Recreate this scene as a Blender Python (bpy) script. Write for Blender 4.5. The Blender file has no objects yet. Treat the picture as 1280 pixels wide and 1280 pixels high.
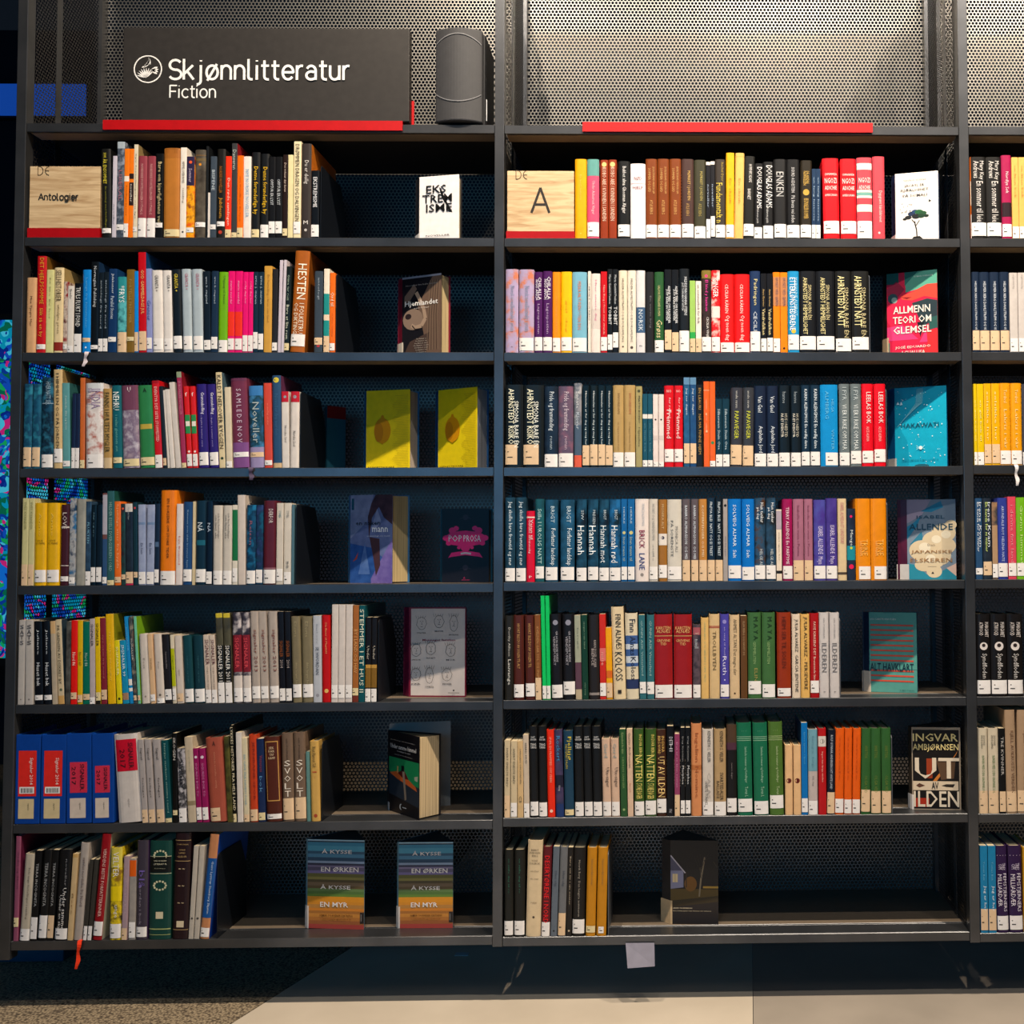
import bpy, bmesh, math, random, re
from mathutils import Matrix, Vector
random.seed(7)
S = bpy.context.scene
COL = S.collection
# ------------------------------------------------------------------ camera
D, F, PX0 = 2.7, 1350.0, 880.0            # metres to the shelf fronts, focal length in px of a 1280 px frame
YAW, PIT, ROL = 0.0207, 0.0385, 0.0047
def _axes():
    R = Vector((math.cos(YAW), -math.sin(YAW), 0)); f0 = Vector((math.sin(YAW), math.cos(YAW), 0)); z = Vector((0, 0, 1))
    f = f0*math.cos(PIT) + z*math.sin(PIT); U = z*math.cos(PIT) - f0*math.sin(PIT)
    c, s = math.cos(ROL), math.sin(ROL)
    return c*R - s*U, s*R + c*U, f
CR, CU, CF = _axes()
def _ray(px, py): return CR*((px-PX0)/F) - CU*((py-640)/F) + CF
_g = _ray(640, 1260); CAMZ = -_g.z/_g.y*D
CAM = Vector((0, -D, CAMZ))
def at(px, py, Y=0.0):
    """The point at depth Y that stands at pixel px, py of the photograph."""
    d = _ray(px, py); return CAM + d*((Y + D)/d.y)
def floor_at(px, py):
    d = _ray(px, py); return CAM + d*(-CAMZ/d.z)
cd = bpy.data.cameras.new('camera'); cam = bpy.data.objects.new('camera', cd); COL.objects.link(cam)
cam.matrix_world = Matrix.Translation(CAM) @ Matrix((CR, CU, -CF)).transposed().to_4x4()
cd.sensor_width = 36; cd.lens = 36*F/1280; cd.shift_x = (640-PX0)/1280; cd.clip_start = .05
S.camera = cam
S.view_settings.view_transform = 'Standard'; S.view_settings.look = 'None'
S.view_settings.exposure = 0.14; S.view_settings.gamma = 1; S.view_settings.use_curve_mapping = False
# ------------------------------------------------------------------ world and lights
def lin(h):
    h = h.lstrip('#'); v = [int(h[i:i+2], 16)/255 for i in (0, 2, 4)]
    return tuple((c/12.92 if c <= .04045 else ((c+.055)/1.055)**2.4) for c in v)
W = bpy.data.worlds.new('dim room'); S.world = W; W.use_nodes = True
W.node_tree.nodes['Background'].inputs[0].default_value = (.10, .16, .26, 1)
W.node_tree.nodes['Background'].inputs[1].default_value = .035
def spot(name, loc, aim, power, color, angle=120, blend=.6, radius=.03):
    l = bpy.data.lights.new(name, 'SPOT'); l.energy = power; l.color = color; l.spot_size = math.radians(angle); l.spot_blend = blend; l.shadow_soft_size = radius
    o = bpy.data.objects.new(name, l); COL.objects.link(o); o.location = loc
    o.rotation_euler = (Vector(aim)-Vector(loc)).to_track_quat('-Z', 'Y').to_euler(); return o
def area(name, loc, aim, power, color, sx, sy):
    l = bpy.data.lights.new(name, 'AREA'); l.shape = 'RECTANGLE'; l.size = sx; l.size_y = sy; l.energy = power; l.color = color
    o = bpy.data.objects.new(name, l); COL.objects.link(o); o.location = loc
    o.rotation_euler = (Vector(aim)-Vector(loc)).to_track_quat('-Z', 'Y').to_euler(); return o
WARM = (1, .84, .66)
for x, p in ((-.70, 228), (.42, 262), (1.55, 252)):      # ceiling track, two rows of spotlights in front of the shelves
    spot('ceiling_spotlight', (x, -1.25, 3.9), (x, -.1, 1.2), p, WARM, 104, .7)
    spot('ceiling_spotlight', (x+.35, -2.1, 4.0), (x+.1, 0, 1.25), p*.2, (1, .93, .84), 80, .7)
area('blue_fill_light', (-1.2, -5.2, 1.75), (-.2, 0, 1.5), 37, (.08, .46, .90), 4.2, 1.1)  # unseen blue source added behind the camera, for cool reflections and fill
area('room_light', (.8, -3.3, 4.1), (.2, 0, 1.0), 6, (1, .95, .92), 3.5, 1.0)
# ------------------------------------------------------------------ materials
MATS = {}
def principled(name):
    m = bpy.data.materials.new(name); m.use_nodes = True
    return m, m.node_tree, m.node_tree.nodes['Principled BSDF']
def mat(spec, rough=.45, grain=.06, metal=0.0, spec_l=.3):
    """A painted or printed surface: one colour with a little wear, or 'a~b~c', a mottled print of several colours."""
    key = (spec, rough, grain, metal)
    if key in MATS: return MATS[key]
    m, nt, b = principled('mat ' + spec); N, L = nt.nodes, nt.links
    tc = N.new('ShaderNodeTexCoord'); nz = N.new('ShaderNodeTexNoise'); L.new(tc.outputs['Object'], nz.inputs['Vector'])
    cs = spec.split('~')
    if len(cs) > 1:
        nz.inputs['Scale'].default_value = 45; nz.inputs['Detail'].default_value = 4
        r = N.new('ShaderNodeValToRGB'); L.new(nz.outputs['Fac'], r.inputs['Fac'])
        el = r.color_ramp.elements
        while len(el) < len(cs): el.new(.5)
        for i, c in enumerate(cs):
            el[i].position = .36 + .28*i/(len(cs)-1); el[i].color = (*lin(c), 1)
        L.new(r.outputs['Color'], b.inputs['Base Color'])
    else:
        nz.inputs['Scale'].default_value = 60; nz.inputs['Detail'].default_value = 3
        mr = N.new('ShaderNodeMapRange'); L.new(nz.outputs['Fac'], mr.inputs['Value'])
        mr.inputs['From Min'].default_value = .3; mr.inputs['From Max'].default_value = .7
        mr.inputs['To Min'].default_value = 1-grain; mr.inputs['To Max'].default_value = 1+grain
        mx = N.new('ShaderNodeVectorMath'); mx.operation = 'SCALE'; mx.inputs[0].default_value = lin(spec)
        L.new(mr.outputs['Result'], mx.inputs['Scale']); L.new(mx.outputs['Vector'], b.inputs['Base Color'])
    b.inputs['Roughness'].default_value = rough; b.inputs['Metallic'].default_value = metal
    b.inputs['Specular IOR Level'].default_value = spec_l
    MATS[key] = m; return m
def emit(name, builder):
    m = bpy.data.materials.new(name); m.use_nodes = True; nt = m.node_tree
    for n in list(nt.nodes):
        if n.type == 'BSDF_PRINCIPLED': nt.nodes.remove(n)
    e = nt.nodes.new('ShaderNodeEmission'); nt.links.new(e.outputs[0], nt.nodes['Material Output'].inputs[0]); builder(nt, e); return m
def perforated(name, col, rough, metal):
    m, nt, b = principled(name); N, L = nt.nodes, nt.links
    b.inputs['Base Color'].default_value = (*lin(col), 1); b.inputs['Roughness'].default_value = rough; b.inputs['Metallic'].default_value = metal
    uv = N.new('ShaderNodeUVMap'); sp = N.new('ShaderNodeSeparateXYZ'); L.new(uv.outputs[0], sp.inputs[0])
    def M(op, a, c=None):
        n = N.new('ShaderNodeMath'); n.operation = op
        for i, v in enumerate((a, c)):
            if v is None: continue
            if isinstance(v, (int, float)): n.inputs[i].default_value = v
            else: L.new(v, n.inputs[i])
        return n.outputs[0]
    u, v = M('DIVIDE', sp.outputs[0], .0104), M('DIVIDE', sp.outputs[1], .0104)      # hole pitch 10.4 mm, staggered rows
    H = math.sqrt(3)
    def dist(du, dv):
        a = M('SUBTRACT', M('FLOORED_MODULO', M('ADD', u, du), 1), .5)
        c = M('SUBTRACT', M('FLOORED_MODULO', M('ADD', v, dv), H), H/2)
        return M('SQRT', M('ADD', M('MULTIPLY', a, a), M('MULTIPLY', c, c)))
    d = M('MINIMUM', dist(0, 0), dist(.5, H/2))
    hole = M('LESS_THAN', d, .37)
    t = N.new('ShaderNodeBsdfTransparent'); mx = N.new('ShaderNodeMixShader')
    L.new(hole, mx.inputs[0]); L.new(b.outputs[0], mx.inputs[1]); L.new(t.outputs[0], mx.inputs[2])
    L.new(mx.outputs[0], N['Material Output'].inputs[0]); return m
def wood():
    m, nt, b = principled('pale oak'); N, L = nt.nodes, nt.links
    tc = N.new('ShaderNodeTexCoord'); mp = N.new('ShaderNodeMapping'); mp.inputs['Scale'].default_value = (5, 5, 55)
    L.new(tc.outputs['Object'], mp.inputs['Vector']); nz = N.new('ShaderNodeTexNoise'); nz.inputs['Scale'].default_value = 1.6; nz.inputs['Detail'].default_value = 6
    nz.inputs['Distortion'].default_value = 1.2
    L.new(mp.outputs[0], nz.inputs['Vector']); r = N.new('ShaderNodeValToRGB'); L.new(nz.outputs['Fac'], r.inputs[0])
    r.color_ramp.elements[0].position = .3; r.color_ramp.elements[0].color = (*lin('#b08d62'), 1); r.color_ramp.elements[1].position = .6; r.color_ramp.elements[1].color = (*lin('#d8bb90'), 1)
    L.new(r.outputs[0], b.inputs['Base Color']); b.inputs['Roughness'].default_value = .6; return m
def metal_paint():
    m, nt, b = principled('anthracite powder coat'); N, L = nt.nodes, nt.links
    tc = N.new('ShaderNodeTexCoord'); nz = N.new('ShaderNodeTexNoise'); nz.inputs['Scale'].default_value = 9; nz.inputs['Detail'].default_value = 6; L.new(tc.outputs['Object'], nz.inputs['Vector'])
    r = N.new('ShaderNodeValToRGB'); L.new(nz.outputs['Fac'], r.inputs[0]); r.color_ramp.elements[0].position = .3; r.color_ramp.elements[1].position = .7
    r.color_ramp.elements[0].color = (*lin('#4e5053'), 1); r.color_ramp.elements[1].color = (*lin('#606164'), 1)
    L.new(r.outputs[0], b.inputs['Base Color']); b.inputs['Roughness'].default_value = .3; b.inputs['Metallic'].default_value = .75
    f = N.new('ShaderNodeTexNoise'); f.inputs['Scale'].default_value = 900; L.new(tc.outputs['Object'], f.inputs['Vector'])
    bp = N.new('ShaderNodeBump'); bp.inputs['Strength'].default_value = .12; bp.inputs['Distance'].default_value = .0005; L.new(f.outputs['Fac'], bp.inputs['Height']); L.new(bp.outputs[0], b.inputs['Normal'])
    return m
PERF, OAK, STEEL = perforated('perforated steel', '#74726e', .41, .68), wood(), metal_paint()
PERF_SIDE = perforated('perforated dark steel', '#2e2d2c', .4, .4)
# ------------------------------------------------------------------ mesh helpers
def link(name, verts, faces, mats, parent=None, mi=None, uvs=None, smooth=False):
    me = bpy.data.meshes.new(name); me.from_pydata(verts, [], faces)
    for m in mats: me.materials.append(m)
    if mi: me.polygons.foreach_set('material_index', mi)
    if smooth: me.polygons.foreach_set('use_smooth', [True]*len(faces))
    if uvs:
        l = me.uv_layers.new(name='UVMap')
        for i, lp in enumerate(me.loops): l.data[i].uv = uvs[lp.vertex_index]
    me.update()
    o = bpy.data.objects.new(name, me); COL.objects.link(o)
    if parent is not None: o.parent = parent
    return o
class MB:
    def __init__(s): s.v = []; s.f = []; s.m = []
    def add(s, vs, fs, mi=0):
        n = len(s.v); s.v += [tuple(v) for v in vs]; s.f += [tuple(i+n for i in f) for f in fs]; s.m += [mi]*len(fs)
    def box(s, x0, x1, y0, y1, z0, z1, mi=0):
        s.add([(x0,y0,z0),(x1,y0,z0),(x1,y1,z0),(x0,y1,z0),(x0,y0,z1),(x1,y0,z1),(x1,y1,z1),(x0,y1,z1)],
              [(0,3,2,1),(4,5,6,7),(0,1,5,4),(1,2,6,5),(2,3,7,6),(3,0,4,7)], mi)
    def prism(s, pts, z0, z1, mi=0):            # pts counter-clockwise in plan
        n = len(pts)
        s.add([(x,y,z0) for x,y in pts]+[(x,y,z1) for x,y in pts],
              [tuple(range(n-1,-1,-1)), tuple(range(n,2*n))]+[(i,(i+1)%n,(i+1)%n+n,i+n) for i in range(n)], mi)
    def build(s, name, mats, parent=None, loc=None, smooth=False):
        o = link(name, s.v, s.f, mats if isinstance(mats, (list, tuple)) else [mats], parent, s.m, None, smooth)
        if loc is not None: o.location = loc
        return o
def bevel(o, w, seg=2):
    b = o.modifiers.new('bevel', 'BEVEL'); b.width = w; b.segments = seg; b.limit_method = 'ANGLE'; return o
def thing(name, label, cat, loc=(0,0,0), group=None):
    o = bpy.data.objects.new(name, None); COL.objects.link(o); o.location = loc; o.empty_display_size = .02
    return tag(o, label, cat, group)
def tag(o, label, cat, group=None):
    o['label'] = label; o['category'] = cat
    if group: o['group'] = group
    return o
def struct(o): o['kind'] = 'structure'; return o
# lettering from the built-in font, as flat printed shapes: verts in a unit box (0..1, 0..1)
TXT = {}
def glyphs(s, off=0.0):
    k = (s, off)
    if k not in TXT:
        c = bpy.data.curves.new('t', 'FONT'); c.body = s; c.size = 1; c.resolution_u = 1; c.offset = off
        o = bpy.data.objects.new('t', c); me = o.to_mesh()
        vs = [(v.co.x, v.co.y) for v in me.vertices]; fs = [tuple(p.vertices) for p in me.polygons]; o.to_mesh_clear()
        bpy.data.objects.remove(o); bpy.data.curves.remove(c)
        if not vs: vs, fs = [(0,0),(1,0),(1,1),(0,1)], [(0,1,2,3)]
        x0 = min(v[0] for v in vs); x1 = max(v[0] for v in vs); y0 = min(v[1] for v in vs); y1 = max(v[1] for v in vs)
        asp = (x1-x0)/max(1e-6, y1-y0)
        TXT[k] = ([((x-x0)/(x1-x0 or 1), (y-y0)/(y1-y0 or 1)) for x, y in vs], fs, asp)
    return TXT[k]
# colour words
def cname(spec):
    import colorsys
    hs = [h.lstrip('#') for h in spec.split('~')]
    r, g, b = (sum(int(h[i:i+2], 16) for h in hs)/len(hs)/255 for i in (0, 2, 4))
    h, s, v = colorsys.rgb_to_hsv(r, g, b); h *= 360
    if v < .2: return 'black'
    if s < .13 or (v < .28 and s < .3): return 'white' if v > .8 else 'light grey' if v > .62 else 'grey' if v > .4 else 'dark grey' if v > .26 else 'black'
    if h < 12 or h >= 345: c = 'red' if v > .65 and s > .6 else 'pink' if v > .65 else 'dark red' if s > .45 else 'plum'
    elif h < 28: c = 'orange' if v > .75 and s > .6 else 'tan' if v > .7 else 'brown'
    elif h < 42: c = ('orange' if h < 38 else 'yellow') if v > .8 and s > .75 else 'cream' if v > .75 and s < .45 else 'tan' if v > .6 else 'brown'
    elif h < 66: c = 'yellow' if s > .6 and v > .6 else 'cream' if v > .72 else 'olive'
    elif h < 170: c = ('lime green' if h < 105 else 'green') if v > .55 else 'dark green'
    elif h < 200: c = 'teal' if v < .6 else 'light blue'
    elif h < 245: c = 'navy' if v < .42 else 'blue' if s > .45 else 'grey-blue'
    elif h < 290: c = 'purple' if s > .35 else 'lilac'
    else: c = 'magenta' if s > .6 else 'mauve'
    return c
# ------------------------------------------------------------------ shelf geometry
XP = [(-1.6613, -1.6363), (-.4683, -.4442), (.7098, .7345), (1.88, 1.905)]          # the four uprights: left and right edge
YB = .350                                                                              # depth of the perforated back
BAYS = {'left': (0, [155,297,440.5,585,731,879,1028,1173.5], 320), 'middle': (1, [157.5,298,440.5,583.5,726.5,873.5,1020,1168.5], 910), 'right': (2, [158,298,440,581.5,724.5,871,1017.5,1166.5], 1245)}
SHZ = {b: [at(x, y).z for y in ys] for b, (i, ys, x) in BAYS.items()}
BX = {b: (XP[i][1], XP[i+1][0]) for b, (i, ys, x) in BAYS.items()}
LIP, ZTOP = .0215, 2.72
# ------------------------------------------------------------------ floor and the dark room behind
def seam(p0, p1, y):                       # a straight floor joint carried on to depth y
    t = (y-p0.y)/(p1.y-p0.y); return p0.x + (p1.x-p0.x)*t
a0, a1 = floor_at(420, 1197), floor_at(292, 1278)
b0, b1 = floor_at(941, 1197), floor_at(942, 1278)
def carpet_mat():
    m, nt, b = principled('woven carpet'); N, L = nt.nodes, nt.links
    tc = N.new('ShaderNodeTexCoord'); mp = N.new('ShaderNodeMapping'); mp.inputs['Rotation'].default_value = (0, 0, .35); mp.inputs['Scale'].default_value = (1, 1, 1)
    L.new(tc.outputs['Object'], mp.inputs[0]); ck = N.new('ShaderNodeTexVoronoi'); ck.inputs['Scale'].default_value = 170; L.new(mp.outputs[0], ck.inputs['Vector'])
    r = N.new('ShaderNodeValToRGB'); L.new(ck.outputs['Distance'], r.inputs[0]); r.color_ramp.elements[0].color = (*lin('#b8a587'), 1); r.color_ramp.elements[1].color = (*lin('#4a3f32'), 1); r.color_ramp.elements[1].position = .8
    L.new(r.outputs[0], b.inputs['Base Color']); b.inputs['Roughness'].default_value = .95
    bp = N.new('ShaderNodeBump'); bp.inputs['Strength'].default_value = .5; bp.inputs['Distance'].default_value = .002; bp.invert = True; L.new(ck.outputs['Distance'], bp.inputs['Height']); L.new(bp.outputs[0], b.inputs['Normal']); return m
def lino(name, c0, c1):
    m, nt, b = principled(name); N, L = nt.nodes, nt.links
    tc = N.new('ShaderNodeTexCoord'); nz = N.new('ShaderNodeTexNoise'); nz.inputs['Scale'].default_value = 4; nz.inputs['Detail'].default_value = 8; L.new(tc.outputs['Object'], nz.inputs[0])
    r = N.new('ShaderNodeValToRGB'); L.new(nz.outputs[0], r.inputs[0]); r.color_ramp.elements[0].position = .35; r.color_ramp.elements[1].position = .7
    r.color_ramp.elements[0].color = (*lin(c0), 1); r.color_ramp.elements[1].color = (*lin(c1), 1); L.new(r.outputs[0], b.inputs['Base Color']); b.inputs['Roughness'].default_value = .35; return m
y0, y1 = -6.0, 5.0
def slab(name, pts, m, top=0.0):
    mb = MB(); mb.prism(pts, -.08, top); return struct(mb.build(name, m))
slab('carpet', [(-6, y0), (seam(a0, a1, y0)-.002, y0), (seam(a0, a1, .9)-.002, .9), (seam(a0, a1, .9)-.002, y1), (-6, y1)], carpet_mat(), .001)
slab('floor', [(seam(a0, a1, y0), y0), (seam(b0, b1, y0)-.0015, y0), (seam(b0, b1, y1)-.0015, y1), (seam(a0, a1, .9), y1), (seam(a0, a1, .9), .9)], lino('beige linoleum', '#c4b8a6', '#d2c6b4'))
slab('floor_panel', [(seam(b0, b1, y0), y0), (6, y0), (6, y1), (seam(b0, b1, y1), y1)], lino('beige linoleum worn', '#9a9186', '#a89e92'))
mb = MB(); mb.box(-6, 6, 3.2, 3.3, 0, 4); struct(mb.build('wall_back', mat('#141c2c', .7)))
# light strip and big picture screen on the dark wall behind, seen past the left end of the shelves
def flat(name, x0, y0p, x1, y1p, Y, th, m, parent=None):
    p, q = at(x0, y0p, Y), at(x1, y1p, Y); mb = MB(); mb.box(p.x, q.x, Y, Y+th, q.z, p.z); return mb.build(name, m, parent)
def strip(nt, e): e.inputs[0].default_value = (.01, .09, .55, 1); e.inputs[1].default_value = .45
t = thing('light_strip', 'wide blue light strip on the dark wall behind the left shelves', 'light', at(20, 145, 3.15))
o = flat('housing', -140, 100, 110, 148, 3.165, .03, mat('#10151f')); o.parent = t; o.matrix_parent_inverse = Matrix.Translation(-t.location)
o = flat('diffuser', -136, 104, 106, 144, 3.155, .01, emit('blue light', strip)); o.parent = t; o.matrix_parent_inverse = Matrix.Translation(-t.location)
def screen(nt, e):
    N, L = nt.nodes, nt.links; tc = N.new('ShaderNodeTexCoord'); v = N.new('ShaderNodeTexVoronoi'); v.inputs['Scale'].default_value = 20
    nz = N.new('ShaderNodeTexNoise'); nz.inputs['Scale'].default_value = 5; nz.inputs['Detail'].default_value = 3
    L.new(tc.outputs['Object'], nz.inputs[0]); mx = N.new('ShaderNodeVectorMath'); mx.operation = 'ADD'; L.new(tc.outputs['Object'], mx.inputs[0]); L.new(nz.outputs['Color'], mx.inputs[1]); L.new(mx.outputs[0], v.inputs['Vector'])
    s = N.new('ShaderNodeSeparateColor'); L.new(v.outputs['Color'], s.inputs[0])
    r = N.new('ShaderNodeValToRGB'); L.new(s.outputs[0], r.inputs[0]); el = r.color_ramp.elements; r.color_ramp.interpolation = 'CONSTANT'
    cs = ['#0a2a8c', '#1470d8', '#0a9ac0', '#1450c0', '#18a860', '#0c3c9c', '#d02880', '#48c8e8', '#0a6a50']
    while len(el) < len(cs): el.new(.5)
    for i, c in enumerate(cs): el[i].position = i/len(cs); el[i].color = (*lin(c), 1)
    L.new(r.outputs[0], e.inputs[0]); e.inputs[1].default_value = .6
t = thing('display_screen', 'large screen of blue, green and pink shapes glowing behind the left upright', 'screen', at(-60, 825, 1.6))
for nm, a in (('screen_frame', (-330, 392, 112, 832, 1.61, .06, mat('#0c0d10'))), ('screen_panel', (-322, 400, 104, 822, 1.60, .012, emit('screen picture', screen)))):
    o = flat(nm, *a); o.parent = t; o.matrix_parent_inverse = Matrix.Translation(-t.location)
# low box added at the left end, floor-level blue glow put into its colour
yr = floor_at(40, 1203).y; p = at(-60, 1203, yr); q = at(79, 1188, yr); mb = MB(); mb.box(p.x, q.x, yr, yr+.06, .0012, q.z)
tag(bevel(mb.build('floor_rail', mat('#16506e', .3)), .003), 'low blue painted rail on the carpet under the left end of the shelves', 'rail')
# ------------------------------------------------------------------ the three bookcase bays
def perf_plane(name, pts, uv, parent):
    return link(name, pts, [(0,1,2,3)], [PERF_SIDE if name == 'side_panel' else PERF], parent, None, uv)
CASES = {}
for b, (i, ys, xm) in BAYS.items():
    x0, x1 = BX[b]; zs = SHZ[b]; zlow = zs[7]-LIP
    case = thing('bookcase', {'left': 'dark steel bookcase bay under the white-lettered fiction sign', 'middle': 'dark steel bookcase bay with the oak letter A block', 'right': 'dark steel bookcase bay cut off by the right edge of the photo'}[b], 'bookcase', (x0, 0, zlow), 'bookcase bays')
    CASES[b] = case; L0 = Vector((x0, 0, zlow))
    def part(o, par=case):
        o.parent = par
        if par is case: o.location = o.location - L0
        return o
    posts = [XP[i+1]] if i else [XP[0], XP[1]]
    for (a, c) in posts:
        mb = MB(); mb.box(a, c, -.003, .030, zlow-(.022 if a < -1.6 else .004), ZTOP); u = part(bevel(mb.build('upright', STEEL), .0012))
    # perforated sides (both faces of every bay) in a thin steel edge, with a punched rail half way back
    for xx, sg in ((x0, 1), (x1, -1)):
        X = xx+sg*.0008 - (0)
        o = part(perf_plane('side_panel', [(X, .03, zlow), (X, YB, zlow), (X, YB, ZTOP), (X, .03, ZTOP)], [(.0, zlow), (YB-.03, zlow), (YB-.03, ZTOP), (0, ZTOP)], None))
        mb = MB(); mb.box(min(xx, xx+sg*.0016), max(xx, xx+sg*.0016), .12, .145, zlow, ZTOP); part(mb.build('side_rail', STEEL))
        mb = MB(); mb.box(min(xx, xx+sg*.010), max(xx, xx+sg*.010), YB-.03, YB, zlow, ZTOP); part(mb.build('back_upright', STEEL))
    o = part(perf_plane('back_panel', [(x0, YB, zlow), (x1, YB, zlow), (x1, YB, ZTOP), (x0, YB, ZTOP)], [(x0, zlow), (x1, zlow), (x1, ZTOP), (x0, ZTOP)], None))
    for k, z in enumerate(zs):
        g = .0006
        mb = MB()
        mb.box(x0+g, x1-g, 0, .0035, z-LIP, z)                        # front face
        mb.box(x0+g, x1-g, .0035, .064, z-.0022, z)                 # front board
        mb.box(x0+g, x1-g, .064, .0655, z-.014, z)                   # groove walls
        mb.box(x0+g, x1-g, .0655, .0735, z-.014, z-.0125)
        mb.box(x0+g, x1-g, .0735, .075, z-.014, z)
        sh = part(bevel(mb.build('shelf', STEEL), .0007, 1))
        mb = MB(); mb.box(x0+.004, x1-.004, .012, .058, z-LIP+.001, z-LIP+.0035)
        fl = mb.build('underside_flange', mat('#6a5c4c', .5)); fl.parent = sh
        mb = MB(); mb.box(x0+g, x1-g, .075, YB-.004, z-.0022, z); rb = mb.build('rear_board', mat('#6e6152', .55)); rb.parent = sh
        mb = MB(); mb.box(x0+g, x1-g, .0755, YB-.004, z-.0042, z-.0024); ub = mb.build('underside_shade_plate', mat('#0e0e10', .8)); ub.parent = sh  # near-black plate added under the board: dark paint plus shade in its colour
# red label rails clipped to the top shelf
for b, x0, x1, y0p, y1p, lab in (('left', 128.5, 503, 152.3, 163.6, 'long red rail clipped to the shelf edge below the fiction sign'), ('middle', 728, 1091, 155.3, 165.6, 'long red rail clipped to the shelf edge above the letter A shelf')):
    p, q = at(x0, y0p, -.006), at(x1, y1p, -.006); z = SHZ[b][0]
    mb = MB(); mb.box(p.x, q.x, -.006, -.003, z-LIP+.004, z+.007); mb.box(p.x, q.x, -.003, .1, z+.0005, z+.002)
    tag(mb.build('shelf_rail', mat('#b4060e', .45)), lab, 'rail', 'red shelf rails')
# ------------------------------------------------------------------ monoline lettering for the signs
def arc(cx, cy, rx, ry, a0, a1, n=12): return [(cx+rx*math.cos(math.radians(a0+(a1-a0)*i/n)), cy+ry*math.sin(math.radians(a0+(a1-a0)*i/n))) for i in range(n+1)]
def _n(x=0): return [[(x,0),(x,1)], [(x,.6)]+arc(x+.33,.62,.33,.38,180,0)+[(x+.66,0)]]
O_ = arc(.4,.5,.4,.5,0,360,24)
MONO = {
 'S': (.84, [arc(.47,1.05,.40,.35,35,180,10)+arc(.47,1.02,.40,.33,180,270,6)[1:]+arc(.47,.35,.43,.345,90,-10,8)[1:]+arc(.47,.35,.43,.35,-10,-150,10)[1:]]),
 'k': (.72, [[(0,0),(0,1.45)], [(.02,.38),(.62,1)], [(.24,.58),(.68,0)]]),
 'j': (.42, [[(.25,1),(.25,-.12)]+arc(.0,-.12,.25,.26,0,-90,6), [(.25,1.33),(.25,1.36)]]),
 'ø': (.84, [O_, [(.08,-.08),(.72,1.08)]]), 'o': (.84, [O_]), 'n': (.72, _n()),
 'l': (.36, [[(0,1.45),(0,.2)]+arc(.2,.2,.2,.2,180,270,5)+[(.28,0)]]),
 'i': (.12, [[(0,0),(0,1)], [(0,1.33),(0,1.36)]]),
 't': (.5, [[(.18,1.35),(.18,.24)]+arc(.4,.24,.22,.24,180,270,5)+[(.48,0)], [(-.02,1),(.48,1)]]),
 'e': (.8, [[(.03,.52),(.78,.52)]+arc(.4,.5,.38,.5,3,318,20)]),
 'r': (.42, [[(0,0),(0,1)], [(0,.55)]+arc(.34,.6,.34,.4,180,80,8)]),
 'a': (.74, [[(.68,0),(.68,.62)]+arc(.36,.62,.32,.38,0,150,9), arc(.36,.29,.34,.29,60,300,14)+[(.68,.12)], [(.5,.56),(.68,.56)]]),
 'u': (.72, [[(0,1),(0,.38)]+arc(.33,.38,.33,.38,180,360), [(.66,1),(.66,0)]]),
 'F': (.78, [[(0,0),(0,1.4),(.76,1.4)], [(0,.72),(.66,.72)]]),
 'c': (.7, [arc(.4,.5,.4,.5,48,312,18)]), 'A': (1.0, [[(0,0),(.5,1.4),(1,0)], [(.17,.45),(.83,.45)]]),
 'g': (.86, [arc(.38,.5,.38,.5,0,360,22), [(.76,1),(.76,-.1)]+arc(.4,-.1,.36,.3,0,-150,9)]),
 'D': (.9, [[(0,0),(0,1.4),(.2,1.4)]+arc(.2,.7,.62,.7,90,-90,12)+[(0,0)]]), 'E': (.7, [arc(.72,.7,.7,.7,100,260,12), [(.04,.7),(.6,.7)]]),
}
def mono(text, width, stroke, track=.24):
    """Centre-line lettering: returns (verts2d, faces, height of x) fitted to width."""
    x = 0; lines = []
    for ch in text:
        adv, ls = MONO[ch]
        lines += [[(x+a, b) for a, b in l] for l in ls]; x += adv+track
    k = width/(x-track); vs, fs = [], []
    for l in lines:
        l = [(a*k, b*k) for a, b in l]
        for (p, q) in zip(l, l[1:]):
            dx, dy = q[0]-p[0], q[1]-p[1]; d = math.hypot(dx, dy) or 1e-9; nx, ny = -dy/d*stroke/2, dx/d*stroke/2; ex, ey = dx/d*stroke*.18, dy/d*stroke*.18
            n = len(vs); vs += [(p[0]+nx-ex, p[1]+ny-ey), (p[0]-nx-ex, p[1]-ny-ey), (q[0]-nx+ex, q[1]-ny+ey), (q[0]+nx+ex, q[1]+ny+ey)]; fs.append((n, n+1, n+2, n+3))
    return vs, fs, k
def mono_obj(name, text, pl, pr, Y, stroke, m, parent, off=(0,0)):
    """Lettering whose baseline runs from pl to pr (world points), at depth Y."""
    vs, fs, k = mono(text, pr.x-pl.x, stroke); n = 0
    return link(name, [(pl.x+a, Y-.00001*(i//4), pl.z+b) for i, (a, b) in enumerate(vs)], fs, [m], parent)
WHITE_P, BLACK_P = mat('#f2efea', .5), mat('#2a2622', .6)
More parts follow.
